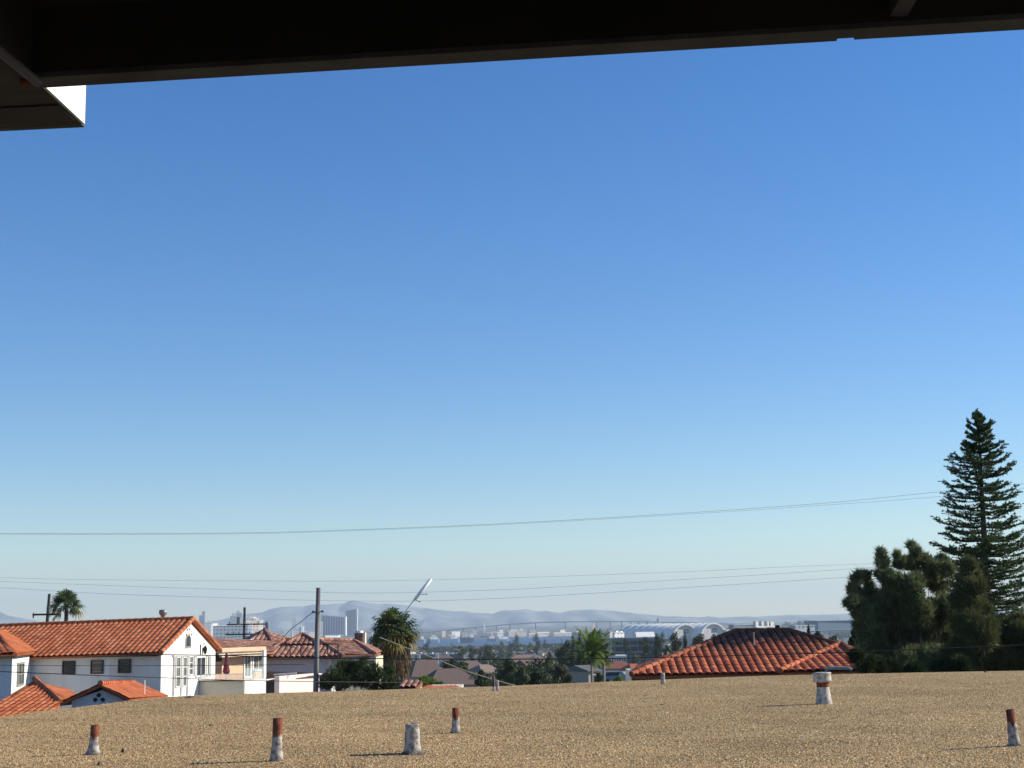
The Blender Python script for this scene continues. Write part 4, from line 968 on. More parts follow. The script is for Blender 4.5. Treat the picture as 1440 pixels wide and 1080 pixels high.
# ---- low greenery along the roof edge
def bush(label, bl, depth, M, n_, size, dj=.8, name='bush', group=None, tuft=False):
    blobs = []
    for (px, py, r_) in bl:
        d = depth + rs.uniform(-dj, dj); c_ = P(px, py, d); s = d / F; blobs.append((v3(c_), (r_ * s * 1.1, r_ * s * 1.1, r_ * s)))
    b0 = Vector(blobs[0][0]); b0.z = min(terr(b0.x, depth), b0.z - .3); t = thing(name, label, 'bush' if name == 'bush' else 'tree', b0, group); limbs(b0, blobs, t, .08 if depth < 120 else .18, rs)
    if tuft: tuft_crown('crown', blobs, n_ // 10, 10, size * 2.4, size * .5, M, t, rs, 1.0)
    else: leafy_crown('crown', blobs, n_, size, M, t, rs)
    return t
bush('dark green leafy shrubs with upright leaves between the utility pole and the skirted palm', [(458, 962, 10), (470, 950, 11), (484, 938, 9), (480, 958, 14), (497, 942, 11), (505, 955, 15), (522, 946, 13), (530, 960, 15), (545, 950, 12), (550, 964, 12), (513, 930, 7)], 74, LM_mid, 9000, .10, tuft=True)
bush('reddish leaved shrub at the foot of the utility pole', [(459, 952, 6), (466, 958, 7), (455, 962, 5)], 78, leafmat('red_leaves', (.05, .012, .012), (.20, .05, .05)), 1100, .07)
bush('yellow green shrub right of the skirted palm at the roof edge', [(596, 958, 7), (606, 961, 7), (590, 963, 6), (618, 964, 5)], 72, LM_bright, 2600, .06, tuft=True)
# strip of striped tile roof and an orange flat roof peeping over the edge
g = Geo(); a_ = P(560, 968, 60); b_ = P(590, 967, 60); b_.z = a_.z; c_ = P(594, 958.5, 62.5); d_ = P(566, 959, 62.5); d_.z = c_.z
tile_plane(g, [a_, b_, c_, d_], b_ - a_, pitch=.24, rise=.09)
SH = thing('garden_shed', 'tiny pink and dark striped tile roof at the gravel edge by the skirted palm', 'shed', (a_.x, a_.y, 54)); g.build('roof', T_BROWN, SH)
g = Geo(); g.prism([(a_.x + .1, a_.y + .15), (b_.x - .1, a_.y + .15), (b_.x - .1, 63), (a_.x + .1, 63)], 54, a_.z - .08); g.build('wall', stucco_g, SH)
g = Geo(); a_ = P(592, 969, 60); b_ = P(648, 967, 60); c_ = P(640, 963.8, 66); d_ = P(600, 964.5, 66); b_.z = a_.z; d_.z = c_.z
tile_plane(g, [a_, b_, c_, d_], b_ - a_, pitch=.2, rise=.02)
SH = thing('low_annex', 'low flat orange roof just showing over the gravel edge left of the thin dark pipe', 'shed', (a_.x, a_.y, 54)); g.build('roof', T_ORANGE2, SH)
g = Geo(); g.prism([(a_.x + .1, a_.y + .15), (b_.x - .1, a_.y + .15), (b_.x - .1, 66), (a_.x + .1, 66)], 54, a_.z - .08); g.build('wall', stucco_c, SH)

# =================================================================== POLES AND CABLES
polem = mat('weathered_pole_wood', (0.21, 0.20, 0.185), col2=(0.11, 0.10, 0.09), scale=6, stretch=(1, 1, .1), bump=.4)
cable = mat('cable_sheath', (0.03, 0.03, 0.03), rough=.6); cable_p = mat('pale_cable_sheath', (0.42, 0.38, 0.28), rough=.6); cable_t = mat('bare_copper_cable', (0.26, 0.33, 0.32), rough=.6)
pb = P(443.5, 990, 74); pt = P(447.7, 826.5, 74); t = thing('utility_pole', 'bare grey wooden pole standing alone before the brown tiled roof', 'utility pole', (pb.x, pb.y, 54))
g = Geo(); g.tube([Vector((pb.x - .05, pb.y, 54)), pb, pt], [.155, .137, .105], 14); g.build('pole', polem, t, True)
g = Geo(); q = P(440.5, 861, 73.9); g.lathe(q - Vector((0, 0, .06)), [(0, 0), (.09, .02), (.07, .1), (.03, .14)], 8); g.tube([q, P(446, 860.5, 74)], .03); g.build('insulator', mat('dark_porcelain', (.10, .10, .10), rough=.3), t)
g = Geo(); q = P(453.5, 860, 73.9); g.tube([P(447, 860, 74), q], .025); g.lathe(q - Vector((0, 0, .06)), [(0, 0), (.06, .02), (.05, .1), (.02, .14)], 8); g.build('insulator', MATS['dark_porcelain'], t)
# pole with two crossarms
pt = P(344, 854, 160); pb = P(343, 908, 160); t = thing('utility_pole', 'distant dark utility pole with two long level crossarms behind the brown roofs', 'utility pole', (pb.x, pb.y, 47))
g = Geo(); g.tube([Vector((pb.x, pb.y, 47)), pt], [.18, .13], 8); g.build('pole', mat('dark_creosoted_wood', (.06, .055, .045)), t)
for (x0, x1, y) in ((319, 378, 877.5), (317, 362, 891.5)):
    g = Geo(); a_ = P(x0, y, 159.8); b_ = P(x1, y, 159.8); b_.z = a_.z; g.slab([a_, b_, b_ + Vector((0, .12, 0)), a_ + Vector((0, .12, 0))], (0, 0, -.14)); ar = g.build('crossarm', MATS['dark_creosoted_wood'], t)
    for q in (.06, .25, .42, .75, .95):
        p_ = a_.lerp(b_, q); g = Geo(); g.lathe(p_, [(.02, 0), (.05, .08), (.05, .2), (.02, .26)], 6); g.build('insulator', MATS['dark_porcelain'], ar)
g = Geo(); p_ = P(376, 880, 159.7); g.lathe(p_ - Vector((0, 0, .45)), [(0, 0), (.2, .02), (.2, .8), (0, .82)], 8); g.build('transformer', MATS['grey_galvanised'], t)
g = Geo(); p_ = P(336, 873, 159.7); g.lathe(p_ - Vector((0, 0, .4)), [(0, 0), (.22, .02), (.22, .8), (0, .82)], 8); g.build('transformer', MATS['grey_galvanised'], t)
# pole at the far left
pt = P(69.5, 835, 130); pb = P(66, 880, 130); t = thing('utility_pole', 'dark pole with a single crossarm to its left, beside the small round palm', 'utility pole', (pb.x, pb.y, 52))
g = Geo(); g.tube([Vector((pb.x - .2, pb.y, 52)), pb, pt], [.17, .15, .12], 8); g.build('pole', MATS['dark_creosoted_wood'], t)
g = Geo(); a_ = P(45.5, 863, 129.8); b_ = P(83, 862.5, 129.8); g.slab([a_, b_, b_ + Vector((0, .12, 0)), a_ + Vector((0, .12, 0))], (0, 0, -.16)); ar = g.build('crossarm', MATS['dark_creosoted_wood'], t)
g = Geo(); g.lathe(P(47, 863, 129.7) - Vector((0, 0, .4)), [(.03, 0), (.07, .1), (.03, .5)], 6); g.build('insulator', MATS['dark_porcelain'], ar)

# slanted white antenna
a0 = P(556, 877, 114); a1 = P(583, 843, 114); a2 = P(606.5, 814, 114)
t = thing('antenna', 'slanted white antenna tube with small side rods rising behind the skirted palm', 'antenna', (a0.x, a0.y, 55))
g = Geo(); g.tube([Vector((a0.x, a0.y, 55)), a0, a1], .035, 8); g.build('mast', mat('grey_mast', (.25, .26, .26), rough=.4), t)
wm = mat('white_enamel', (.86, .87, .86), rough=.35, var=.02)
g = Geo(); g.tube([a1, a1.lerp(a2, .35), a2], [.11, .13, .12], 12); g.build('tube', wm, t, True)
for (x0, y0, x1, y1) in ((588, 836, 600, 835.5), (582, 843, 590, 846), (585, 839, 582, 844)):
    g = Geo(); g.tube([P(x0, y0, 114), P(x1, y1, 114)], .025, 6); q = P(x1, y1, 114); g.lathe(q - Vector((0, 0, .05)), [(0, 0), (.05, .03), (.05, .08), (0, .1)], 6); g.build('rod', iron, t)

def wire(pts, d, r_, M, label, dd=None, group=None):
    dd = dd or [d] * len(pts); ctl = [P(p[0], p[1], q) for p, q in zip(pts, dd)]; path = []
    for i in range(len(ctl) - 1):
        p0 = ctl[max(i - 1, 0)]; p1 = ctl[i]; p2 = ctl[i + 1]; p3 = ctl[min(i + 2, len(ctl) - 1)]
        for k in range(6):
            u = k / 6; path.append(0.5 * ((2 * p1) + (p2 - p0) * u + (2 * p0 - 5 * p1 + 4 * p2 - p3) * u * u + (3 * p1 - p0 - 3 * p2 + p3) * u ** 3))
    path.append(ctl[-1]); g = Geo(); g.tube(path, r_, 5); solo('power_cable', g, M, label, 'cable', group, True)
wire([(-80, 749), (0, 750), (170, 750.3), (350, 749.2), (480, 745.5), (700, 736.7), (960, 721.5), (1100, 712), (1200, 704), (1335, 690), (1440, 680), (1520, 672)], 60, .006, cable_t, 'highest thin cable crossing the whole sky well above the mountains')
wire([(-80, 751), (0, 751.2), (170, 751.6), (350, 750.4), (480, 746.8), (700, 738), (960, 723.5), (1100, 714.5), (1200, 707.5), (1290, 701), (1440, 687), (1520, 679)], 61, .0045, cable_t, 'second thin cable close below the highest one, best seen apart on the right')
wire([(-80, 810), (10, 812.5), (120, 815), (350, 817), (520, 817), (720, 812.5), (960, 804), (1100, 797.5), (1240, 792), (1400, 785)], 75, .0055, cable_t, 'upper of the three faint cables just above the antenna tip')
wire([(-80, 815), (10, 818), (200, 825), (350, 829.8), (520, 834), (700, 829.5), (800, 824.5), (960, 815), (1100, 806.5), (1240, 797), (1400, 787)], 76, .006, cable_t, 'middle of the three faint cables running into the broad pine')
wire([(-80, 823), (10, 827), (150, 835), (300, 840), (450, 844.5), (600, 845), (760, 838.5), (960, 826.5), (1080, 819), (1200, 811), (1400, 797)], 77, .0065, cable_t, 'lowest of the three faint cables above the mountain crest')
wire([(160, 920), (240, 920.8), (300, 921.5), (440, 925), (640, 927), (760, 926.7), (880, 925.5), (945, 924), (1080, 920.5), (1200, 916.8), (1320, 912), (1440, 907), (1520, 903)], 42, .014, cable, 'dark level cable passing before the trees, red roof and pines')
wire([(-60, 934.5), (0, 935.5), (120, 936), (240, 936), (340, 935.5), (430, 934)], 55, .009, cable, 'thin dark cable across the shaded wall just under the three square windows')
wire([(-60, 941.5), (0, 944.3), (120, 949.3), (240, 953.5), (343, 956.8), (440, 958.5), (570, 960)], 52, .014, cable, 'thicker dark cable crossing the low orange roofs and white gable base', [52, 52, 52, 54, 58, 62, 68])
wire([(533, 896), (556, 905), (578, 913.8), (611, 926), (651, 942), (684, 952.5), (720, 963), (740, 968)], 62, .022, cable_p, 'pale slack cable sagging from the skirted palm down to the roof edge')
wire([(440.5, 861), (432, 867), (424, 874), (410, 884), (395, 900)], 74, .016, cable, 'short dark drop cable running down left from the lone pole')

# ---- a feather palm, used for the bright tree towards the bay
def feather_palm(label, px, crown_row, base_row, len_px, depth, M, n_fr=34, group=None):
    s = depth / F; c_ = P(px, crown_row, depth); b0 = P(px, base_row, depth); b0.z = min(terr(b0.x, depth), b0.z); t = thing('feather_palm', label, 'palm', b0, group)
    g = Geo(); g.tube([b0, b0.lerp(c_, .5), c_], [.26, .2, .17], 8); g.build('trunk', mat('pale_palm_trunk', (.32, .29, .24), scale=6), t)
    VV = []; RR_ = []; st = Geo()
    for i in range(n_fr):
        az = rs.random() * 6.283; el = math.radians(rs.choice([82, 72, 60, 45, 30, 12, -5])) + rs.normal() * .08; L = len_px * s * (1.0 if el > .8 else .8) * rs.uniform(.85, 1.1)
        h = Vector((math.cos(az), math.sin(az), 0)); pts = []; p = c_.copy(); a = el
        for k in range(11):
            pts.append(p.copy()); p = p + (h * math.cos(a) + Vector((0, 0, math.sin(a)))) * (L / 10); a -= .05 + .10 * (k / 10) * (1.6 if el < 1.1 else .9)
        st.tube(pts, [.035, .03, .03, .025, .025, .02, .02, .015, .012, .01, .006], 4, cap=False); col = rs.random() * .5; sd = Vector((-h.y, h.x, 0))
        for k in range(1, 11):
            dv = (pts[k] - pts[k - 1]).normalized()
            for q in range(4):
                o_ = pts[k - 1].lerp(pts[k], q / 4); ll = L * .20 * math.sin(math.pi * min(1, .12 + .85 * (k / 10))) * rs.uniform(.8, 1.2) + .1
                for sg in (-1, 1):
                    e = o_ + (sd * sg * .8 + dv * .55 + Vector((0, 0, rs.uniform(-.55, .15)))) * ll; wv = dv * (.10 + .02 * L)
                    VV += [v3(o_ - wv * .5), v3(o_ + wv * .5), v3(e)]; RR_.append(min(1, col + rs.random() * .5))
    st.build('stalks', M, t); raw_mesh('crown', VV, np.arange(len(VV)).reshape(-1, 3), M, t, RR_)
    return t

# =================================================================== MIDDLE DISTANCE
TRG = 'trees on the slope towards the bay'
def tree(label, px, top, bot, wpx, depth, M=None, n=700, lobes=None, name='leafy_tree', conical=False, group=TRG, leaf=None):
    M = M or LM_dark; s = depth / F; blobs = []; h = bot - top
    k = lobes or 6
    for i in range(k):
        q = (i + .5) / k; wq = (1 - q * .75) if conical else (1 - abs(2 * q - 1) ** 2 * .55)
        y = bot - h * q; ox = rs.uniform(-.5, .5) * wpx * .5 * wq * (0.3 if conical else 1)
        rx = wpx * .5 * wq * rs.uniform(.5, .75) * (1.2 if conical else 1); c_ = P(px + ox, y, depth + rs.uniform(-.3, .3) * wpx * s)
        blobs.append((v3(c_), (rx * s, rx * s, max(h * .2, rx * .6) * s)))
    b0 = P(px, bot, depth); b0.z = min(terr(b0.x, depth), b0.z - .5); t = thing(name, label, 'tree', b0, group)
    limbs(b0, blobs, t, max(.12, wpx * s * .035), rs)
    leafy_crown('crown', blobs, int(n * 1.8), leaf or max(.16, wpx * s / 24), M, t, rs)
    return t
RB = [mat('brown_shingle_roof', (0.17, 0.12, 0.10), scale=3, bump=.3, stretch=(1, 1, 5)), mat('grey_shingle_roof', (0.16, 0.155, 0.15), scale=3, bump=.3), mat('tan_shingle_roof', (0.30, 0.22, 0.17), scale=3, bump=.3), mat('faded_red_roof', (0.26, 0.10, 0.07), scale=3, bump=.3), mat('pale_gravel_roof', (0.48, 0.46, 0.43), scale=3)]
WL = [mat('cream_wall_paint', (0.60, 0.55, 0.45), var=.05), mat('white_wall_paint', (0.74, 0.73, 0.70), var=.05), mat('grey_wall_paint', (0.42, 0.43, 0.44), var=.05), mat('tan_wall_paint', (0.46, 0.38, 0.30), var=.05)]
def house(label, px0, px1, ridge, eave, bot, depth, roofm, wallm, rot=0.0, dep=9.0, hip=True, wins=2, chims=(), group=None, name='house'):
    """ridge, eave, bottom rows; turned by rot about its middle"""
    s = depth / F; cx = (px0 + px1) / 2; c_ = P(cx, eave, depth); W = (px1 - px0) * s / 2; Dp = dep / 2; ze = c_.z; zr = P(cx, ridge, depth).z
    zb = min(terr(c_.x, depth), P(cx, bot, depth).z) - .5; ct, st = math.cos(rot), math.sin(rot); cy = depth + Dp * .8
    def T(x, y, z): return Vector((c_.x + x * ct - y * st, cy + x * st + y * ct, z))
    t = thing(name, label, 'house', (c_.x, cy, zb), group)
    g = Geo(); i_ = .35; g.slab([T(-W + i_, -Dp + i_, zb), T(W - i_, -Dp + i_, zb), T(W - i_, Dp - i_, zb), T(-W + i_, Dp - i_, zb)], (0, 0, ze - zb)); g.build('wall', wallm, t)
    k = min(W * .6, Dp * .9) if hip else 0.0
    a, b, c, d = T(-W, -Dp, ze), T(W, -Dp, ze), T(W, Dp, ze), T(-W, Dp, ze); e = T(-W + k, 0, zr); f = T(W - k, 0, zr)
    g = Geo(); g.add([a, b, c, d, e, f], [(0, 1, 5, 4), (1, 2, 5), (2, 3, 4, 5), (3, 0, 4), (0, 3, 2, 1)]); g.slab([a - Vector((0, 0, .003)), b - Vector((0, 0, .003)), c - Vector((0, 0, .003)), d - Vector((0, 0, .003))], (0, 0, -.18)); rf = g.build('roof', roofm, t)
    for (u, hh) in chims:
        q = T(-W + 2 * W * u, 0, zr); g = Geo(); g.box(q.x - .35, q.x + .35, q.y - .35, q.y + .35, zr - 1.2, zr + hh); g.build('chimney', WL[1], rf)
    for i in range(wins):
        u = -W + 2 * W * (i + .5) / max(wins, 1); g = Geo(); a_ = T(u - .55, -Dp + i_ - .05, ze - 1.7); b_ = T(u + .55, -Dp + i_ - .05, ze - 1.7); n_ = T(0, 1, 0) - T(0, 0, 0)
        g.slab([a_, b_, b_ + n_ * .04, a_ + n_ * .04], (0, 0, 1.1)); fr = g.build('window', wframe, t)
        g = Geo(); a2 = a_.lerp(b_, .08); b2 = a_.lerp(b_, .92); g.slab([a2 - n_ * .02, b2 - n_ * .02, b2 - n_ * .005, a2 - n_ * .005], (0, 0, 1.0)); g.build('pane', glass, fr)
    return t
house('large low mauve brown roof just above the gravel edge left of the thin dark pipe', 590, 668, 941, 963, 985, 260, RB[0], WL[0], .3, 11, True, 0)
house('brown roofed house with two tiny white flues right of the skirted palm', 566, 625, 927, 951, 975, 330, RB[0], WL[3], .35, 11, True, 2, ((.35, 1.0), (.8, .9)))
house('pale roofed cottage with a pinkish roof in the middle of the slope', 640, 672, 930, 940, 955, 360, RB[0], WL[1], .6, 9, False, 2)
house('light tan roof under olive trees right of the pinkish cottage', 662, 698, 935, 946, 958, 330, RB[2], WL[3], .5, 9, True, 2)
house('long tan brown roof below the dark trees at the water', 704, 776, 921, 933, 950, 420, RB[2], WL[3], .08, 11, True, 3)
house('grey roofed house with a dark gable right of the olive tree clump', 728, 768, 928, 943, 955, 300, RB[0], WL[2], .6, 9, False, 1)
house('brown roof behind the grey gabled house on the slope', 716, 758, 925, 937, 950, 360, RB[0], WL[3], .5, 9, False, 1, ((.9, .9),))
house('grey bungalow with white fascia left of the bright green tree trunk', 806, 832, 936, 943, 965, 230, RB[1], WL[3], .6, 7, False, 1)
house('long low red roof right of the bright green tree', 846, 893, 930, 940, 950, 330, RB[3], WL[0], .05, 9, True, 3)
house('orange roofed house half hidden by the left corner of the red hip roof', 880, 905, 934, 943, 956, 300, MATS.setdefault('orange_roof', mat('orange_roof', (0.45, 0.14, 0.06), scale=3)), WL[0], .2, 9, True, 1)
house('pale green grey roofed shed at the left corner of the red hip roof', 877, 900, 945, 950, 960, 200, RB[4], WL[2], .1, 6, False, 0)
house('small pale house among the trees below the white parked vans', 604, 636, 921, 926, 936, 560, RB[0], WL[1], .2, 9, True, 3, ((.3, .8), (.8, .8)))

# grey multi storey building with open bands
def banded(label, px0, px1, rows, depth, name='parking_structure', cat='building', dep=30, colm=None, side=0.0):
    s = depth / F; a = P(px0, rows[0], depth); b = P(px1, rows[0], depth); zb = terr(a.x, depth) - 1; t = thing(name, label, cat, ((a.x + b.x) / 2, depth + dep / 2, zb))
    zt = a.z; g = Geo(); n = len(rows) - 1; y0, y1 = depth, depth + dep
    g.box(a.x + .6, b.x - .6, y0 + .8, y1 - .6, zb, zt - .3); g.build('core', mat('shaded_openings', (.05, .055, .065)), t)
    for i in range(0, len(rows) - 1, 2):
        z1 = P(px0, rows[i], depth).z; z0 = P(px0, rows[i + 1], depth).z; g = Geo(); g.box(a.x, b.x, y0, y1, z0, z1); g.build('deck' if i else 'roof_deck', colm or WL[2], t)
    for i in range(7):
        x = a.x + .5 + (b.x - a.x - 1.0) * i / 6; g = Geo(); g.box(x - .25, x + .25, y0 + .2, y0 + .6, zb, zt - .4); g.build('column', colm or WL[2], t)
    return t
banded('grey multi storey building with dark horizontal openings right of the bright green tree', 863, 931, (897.5, 902, 907, 910, 916, 919, 926, 928), 900, colm=mat('dull_concrete', (.20, .21, .22)))
banded('low white banded building in front of the grey multi storey one', 858, 882, (922, 925.5, 930, 931.5), 620, 'commercial_building', dep=14, colm=WL[1])

# trees on the slope
tree('rounded blue green tree against the bay right of the skirted palm', 601, 900, 918, 16, 1500, n=420)
tree('small dark palm like tree at the bay edge above the white vans', 636, 905, 917, 9, 1500, n=220)
tree('small round dark tree standing alone at the near shore of the bay', 682, 905, 917, 12, 1600, n=300)
tree('tall dark rounded tree silhouetted on the water left of the pair', 727, 892, 916, 14, 1300, n=520, lobes=7)
tree('lower dark tree leaning against the tall one on the water', 717, 902, 917, 14, 1350, n=380)
tree('broad dark tree before the water in the middle of the bay', 755, 894, 916, 17, 1300, n=520)
tree('low dark tree just right of the broad one before the water', 766, 900, 917, 13, 1280, n=300)
tree('low dark tree left of the broad one at the shore', 745, 904, 917, 12, 1320, n=300)
tree('small bushy tree on the shoreline left of the dark conifers', 790, 898, 912, 8, 1300, n=200)
tree('wide dark tree mass rising to the conifers by the bright tree', 795, 905, 940, 34, 420, n=1100, lobes=9)
tree('dark conifer standing directly left of the bright green tree', 815, 890, 945, 22, 300, n=1100, conical=True, lobes=8, name='conifer')
tree('second dark conifer behind the bright green tree', 806, 897, 940, 18, 320, n=800, conical=True, lobes=7, name='conifer')
tree('olive tree clump in the middle above the roof edge', 715, 931, 966, 34, 190, LM_mid, 1500, 9)
tree('olive tree with pale leaves right of the thin dark pipe', 733, 940, 968, 26, 180, LM_olive, 1000, 7)
tree('dark bushy tree left of the thin dark pipe below the pale cable', 678, 944, 968, 22, 180, LM_dark, 1000, 7)
tree('dark green tree above the mauve brown roof', 632, 929, 947, 30, 300, LM_dark, 1000, 8)
tree('mid green tree right of the dark green one above the mauve roof', 650, 931, 946, 20, 290, LM_mid, 700)
tree('dark brown green tree pair below the tan rooftops', 665, 912, 934, 18, 520, LM_dark, 600)
tree('dark slim tree with two trunks in the middle slope', 677, 912, 938, 13, 500, LM_dark, 500)
tree('green rounded tree below the shore left of centre', 648, 909, 922, 20, 900, LM_mid, 500)
tree('spreading green tree beneath the small round shore tree', 691, 908, 926, 24, 850, LM_mid, 600)
tree('pale green tree by the water left of the tall rounded tree', 706, 903, 917, 16, 1250, LM_olive, 320)
tree('grey green shrub in front of the grey gabled house', 752, 944, 966, 30, 185, LM_dark, 1100, 8)
tree('light grey leaved tree above the roof edge right of centre', 788, 936, 966, 30, 200, LM_olive, 1300, 9)
tree('shadowy tree right of the tan roof below the bay', 772, 925, 950, 20, 260, LM_mid, 800)
tree('low green tree between the tan roof and the dark conifers', 787, 918, 935, 20, 420, LM_dark, 600)
tree('pale flowering shrub left of the grey bungalow', 800, 950, 966, 16, 170, LM_olive, 700)
tree('shrub at the foot of the bright green tree', 843, 948, 963, 14, 165, LM_mid, 600)
tree('yellowish shrub right of the parked car at the roof edge', 868, 953, 963, 16, 150, LM_bright, 700)
tree('dark tree in front of the grey multi storey building', 881, 899, 922, 16, 700, LM_dark, 600)
tree('dark tree right of the multi storey building windows', 905, 898, 924, 20, 520, LM_dark, 800)
tree('dark bluish tree before the left arched hangar', 924, 894, 925, 22, 480, LM_dark, 900)
tree('dark tree covering the foot of the left arched hangar', 946, 891, 922, 26, 460, LM_dark, 1000)
tree('tall narrow tree between the two arched hangars foot', 963, 888, 918, 14, 450, LM_dark, 700, conical=True, name='conifer')
tree('dark low tree covering the foot of the right arched hangar', 984, 893, 915, 28, 450, LM_dark, 900)
tree('dark tree peeping over the left slope of the red roof', 1004, 893, 908, 20, 440, LM_dark, 600)
tree('greenish tree left of the left arched hangar', 934, 889, 905, 14, 900, LM_mid, 400)
tree('small dark cypress rising behind the right end of the red ridge', 1137, 881, 905, 12, 260, LM_dark, 600, conical=True, name='conifer')
tree('low dark tree right of the small cypress', 1150, 889, 905, 15, 265, LM_dark, 500)
tree('dark rounded tree below the flyover near the broad pine', 1172, 895, 910, 18, 300, LM_dark, 500)
tree('spiky dark tree at the left foot of the broad pine', 1202, 886, 915, 17, 90, LM_dark, 1000)
tree('dark treetop at the far right edge behind the araucaria', 1446, 880, 915, 40, 110, LM_dark, 1200)
tree('distant dark tree left of the bright tree behind the shore', 776, 905, 918, 10, 1200, LM_dark, 200)

# the bright green tree
feather_palm('bright yellow green feather palm catching the sun in front of the bay', 832, 922, 965, 46, 215, LM_bright, 54, TRG)
feather_palm('lower green feather palm leaning out right beneath the bright one', 849, 928, 965, 24, 222, LM_mid, 30, TRG)
tree('dark shaded tree behind the trunk of the bright feather palm', 828, 918, 948, 34, 235, LM_dark, 900, 8)

# =================================================================== VEHICLES
rubber = mat('black_tyre', (.02, .02, .02)); carglass = mat('car_glass', (.02, .03, .05), rough=.08, spec=.8)
def vehicle(label, px, bot, depth, paint, rot=0.0, van=False, group=None, detail=True):
    c_ = P(px, bot, depth); gz = c_.z; ct, st = math.cos(rot), math.sin(rot)
    def T(x, y, z): return Vector((c_.x + x * ct - y * st, c_.y + x * st + y * ct, gz + z))
    t = thing('parked_van' if van else 'parked_car', label, 'van' if van else 'car', c_, group)
    pr = [(-2.2, .35), (-2.25, .75), (-2.15, .98), (-1.5, 1.05), (-.95, 1.48), (.75, 1.5), (1.45, 1.08), (2.1, .98), (2.25, .7), (2.2, .35)] if not van else [(-2.4, .35), (-2.45, 1.0), (-2.2, 1.2), (-1.7, 1.95), (-1.5, 2.05), (2.35, 2.05), (2.45, 1.9), (2.45, .35)]
    g = Geo(); wd = .88
    g.slab([T(x, -wd, z) for x, z in pr], T(0, 2 * wd, 0) - T(0, 0, 0)); g.build('body', paint, t)
    if detail:
        wr = [(-1.42, 1.06), (-.95, 1.42), (.7, 1.44), (1.32, 1.08)] if not van else [(-1.95, 1.25), (-1.62, 1.85), (1.9, 1.85), (1.9, 1.25)]
        g = Geo(); g.slab([T(x, -wd - .012, z) for x, z in wr], T(0, .01, 0) - T(0, 0, 0)); g.build('window', carglass, t)
    for x in (-1.45, 1.4):
        for y in (-wd + .1, wd - .1):
            g = Geo(); q = T(x, y - .11, .33); g.lathe(q, [(0, 0), (.33, 0), (.33, .22), (0, .22)], 12, T(0, 1, 0) - T(0, 0, 0)); g.build('wheel', rubber, t)
    return t
P_w = mat('white_car_paint', (.82, .82, .80), rough=.25, var=.02); P_b = mat('violet_grey_car_paint', (.22, .22, .30), rough=.25, var=.02)
vehicle('violet grey parked van with a dark blue window right of the bright tree trunk', 864, 959, 300, P_b, .1, True)
xs = [(590, 920.5), (596, 920.4), (600, 920.2), (605.5, 919.8), (619, 919.8), (625.5, 919.7), (634, 919.2), (638, 919.2), (641, 919), (645, 918.8)]
words_ = ['leftmost', 'second', 'third', 'fourth', 'fifth', 'sixth', 'seventh', 'eighth', 'ninth', 'rightmost']
for i, (x, y) in enumerate(xs):
    d = 1450; zg = P(x, y, d).z
    vehicle(f'{words_[i]} white vehicle of the row parked beyond the brown roofs', x, y, d, P_w, .3 * ((i * 7) % 5 - 2), i in (0, 3, 5), 'white vehicles parked in a row before the bay', detail=True)
# the raised lot they stand on
g = Geo(); a_ = P(584, 921, 1440); b_ = P(652, 919.5, 1440); z_ = P(615, 920, 1450).z - .02
g.prism([(a_.x, 1435), (b_.x, 1435), (b_.x, 1475), (a_.x, 1475)], z_ - 14, z_ - .1); o = g.build('parking_lot', mat('lot_asphalt', (.08, .08, .08))); o['kind'] = 'structure'
for nm in [o_ for o_ in C.objects if o_.name.startswith('parked') and o_.location.y > 1000]:
    nm.location.z = z_ - .1

# fillers: many small houses and trees between the near roofs and the shore
protos = []
for k in range(4):
    M_ = [LM_dark, LM_mid, LM_dark, LM_olive][k]; t = thing('leafy_tree', 'small ' + ['blackish green', 'mid green', 'dark narrow', 'grey olive'][k] + ' tree among the far roofs down towards the bay', 'tree', (0, 0, 0), ['blackish green', 'mid green', 'dark narrow', 'grey olive'][k] + ' trees among the far roofs')
    blobs = [((rs.normal() * 1.3, rs.normal() * 1.3, 3.2 + 1.1 * i), (2.1 - .22 * i, 2.1 - .22 * i, 1.5)) for i in range(5)]
    g = Geo(); g.tube([(0, 0, -2), (0, 0, 4)], [.25, .12], 5); g.build('trunk', bark, t)
    leafy_crown('crown', blobs, 330, .62, M_, t, rs); protos.append(t)
near_p = []
for k in range(4):
    M_ = [LM_dark, LM_mid, LM_olive, LM_mid][k]; q_ = ['dark bushy', 'fresh green', 'dusty olive', 'round green'][k]; t = thing('leafy_tree', q_ + ' garden tree between the brown roofs just beyond the gravel roof', 'tree', (0, 0, 0), q_ + ' garden trees beyond the gravel roof')
    blobs = [((rs.normal() * 1.2, rs.normal() * 1.2, 2.4 + .8 * i), (rs.uniform(1.0, 1.9), rs.uniform(1.0, 1.9), rs.uniform(.7, 1.2))) for i in range(7)]
    g = Geo(); g.tube([(0, 0, -2), (0, 0, 4)], [.2, .1], 5); g.build('trunk', bark, t)
    leafy_crown('crown', blobs, 1700, .19, M_, t, rs); near_p.append(t)
placed = 0
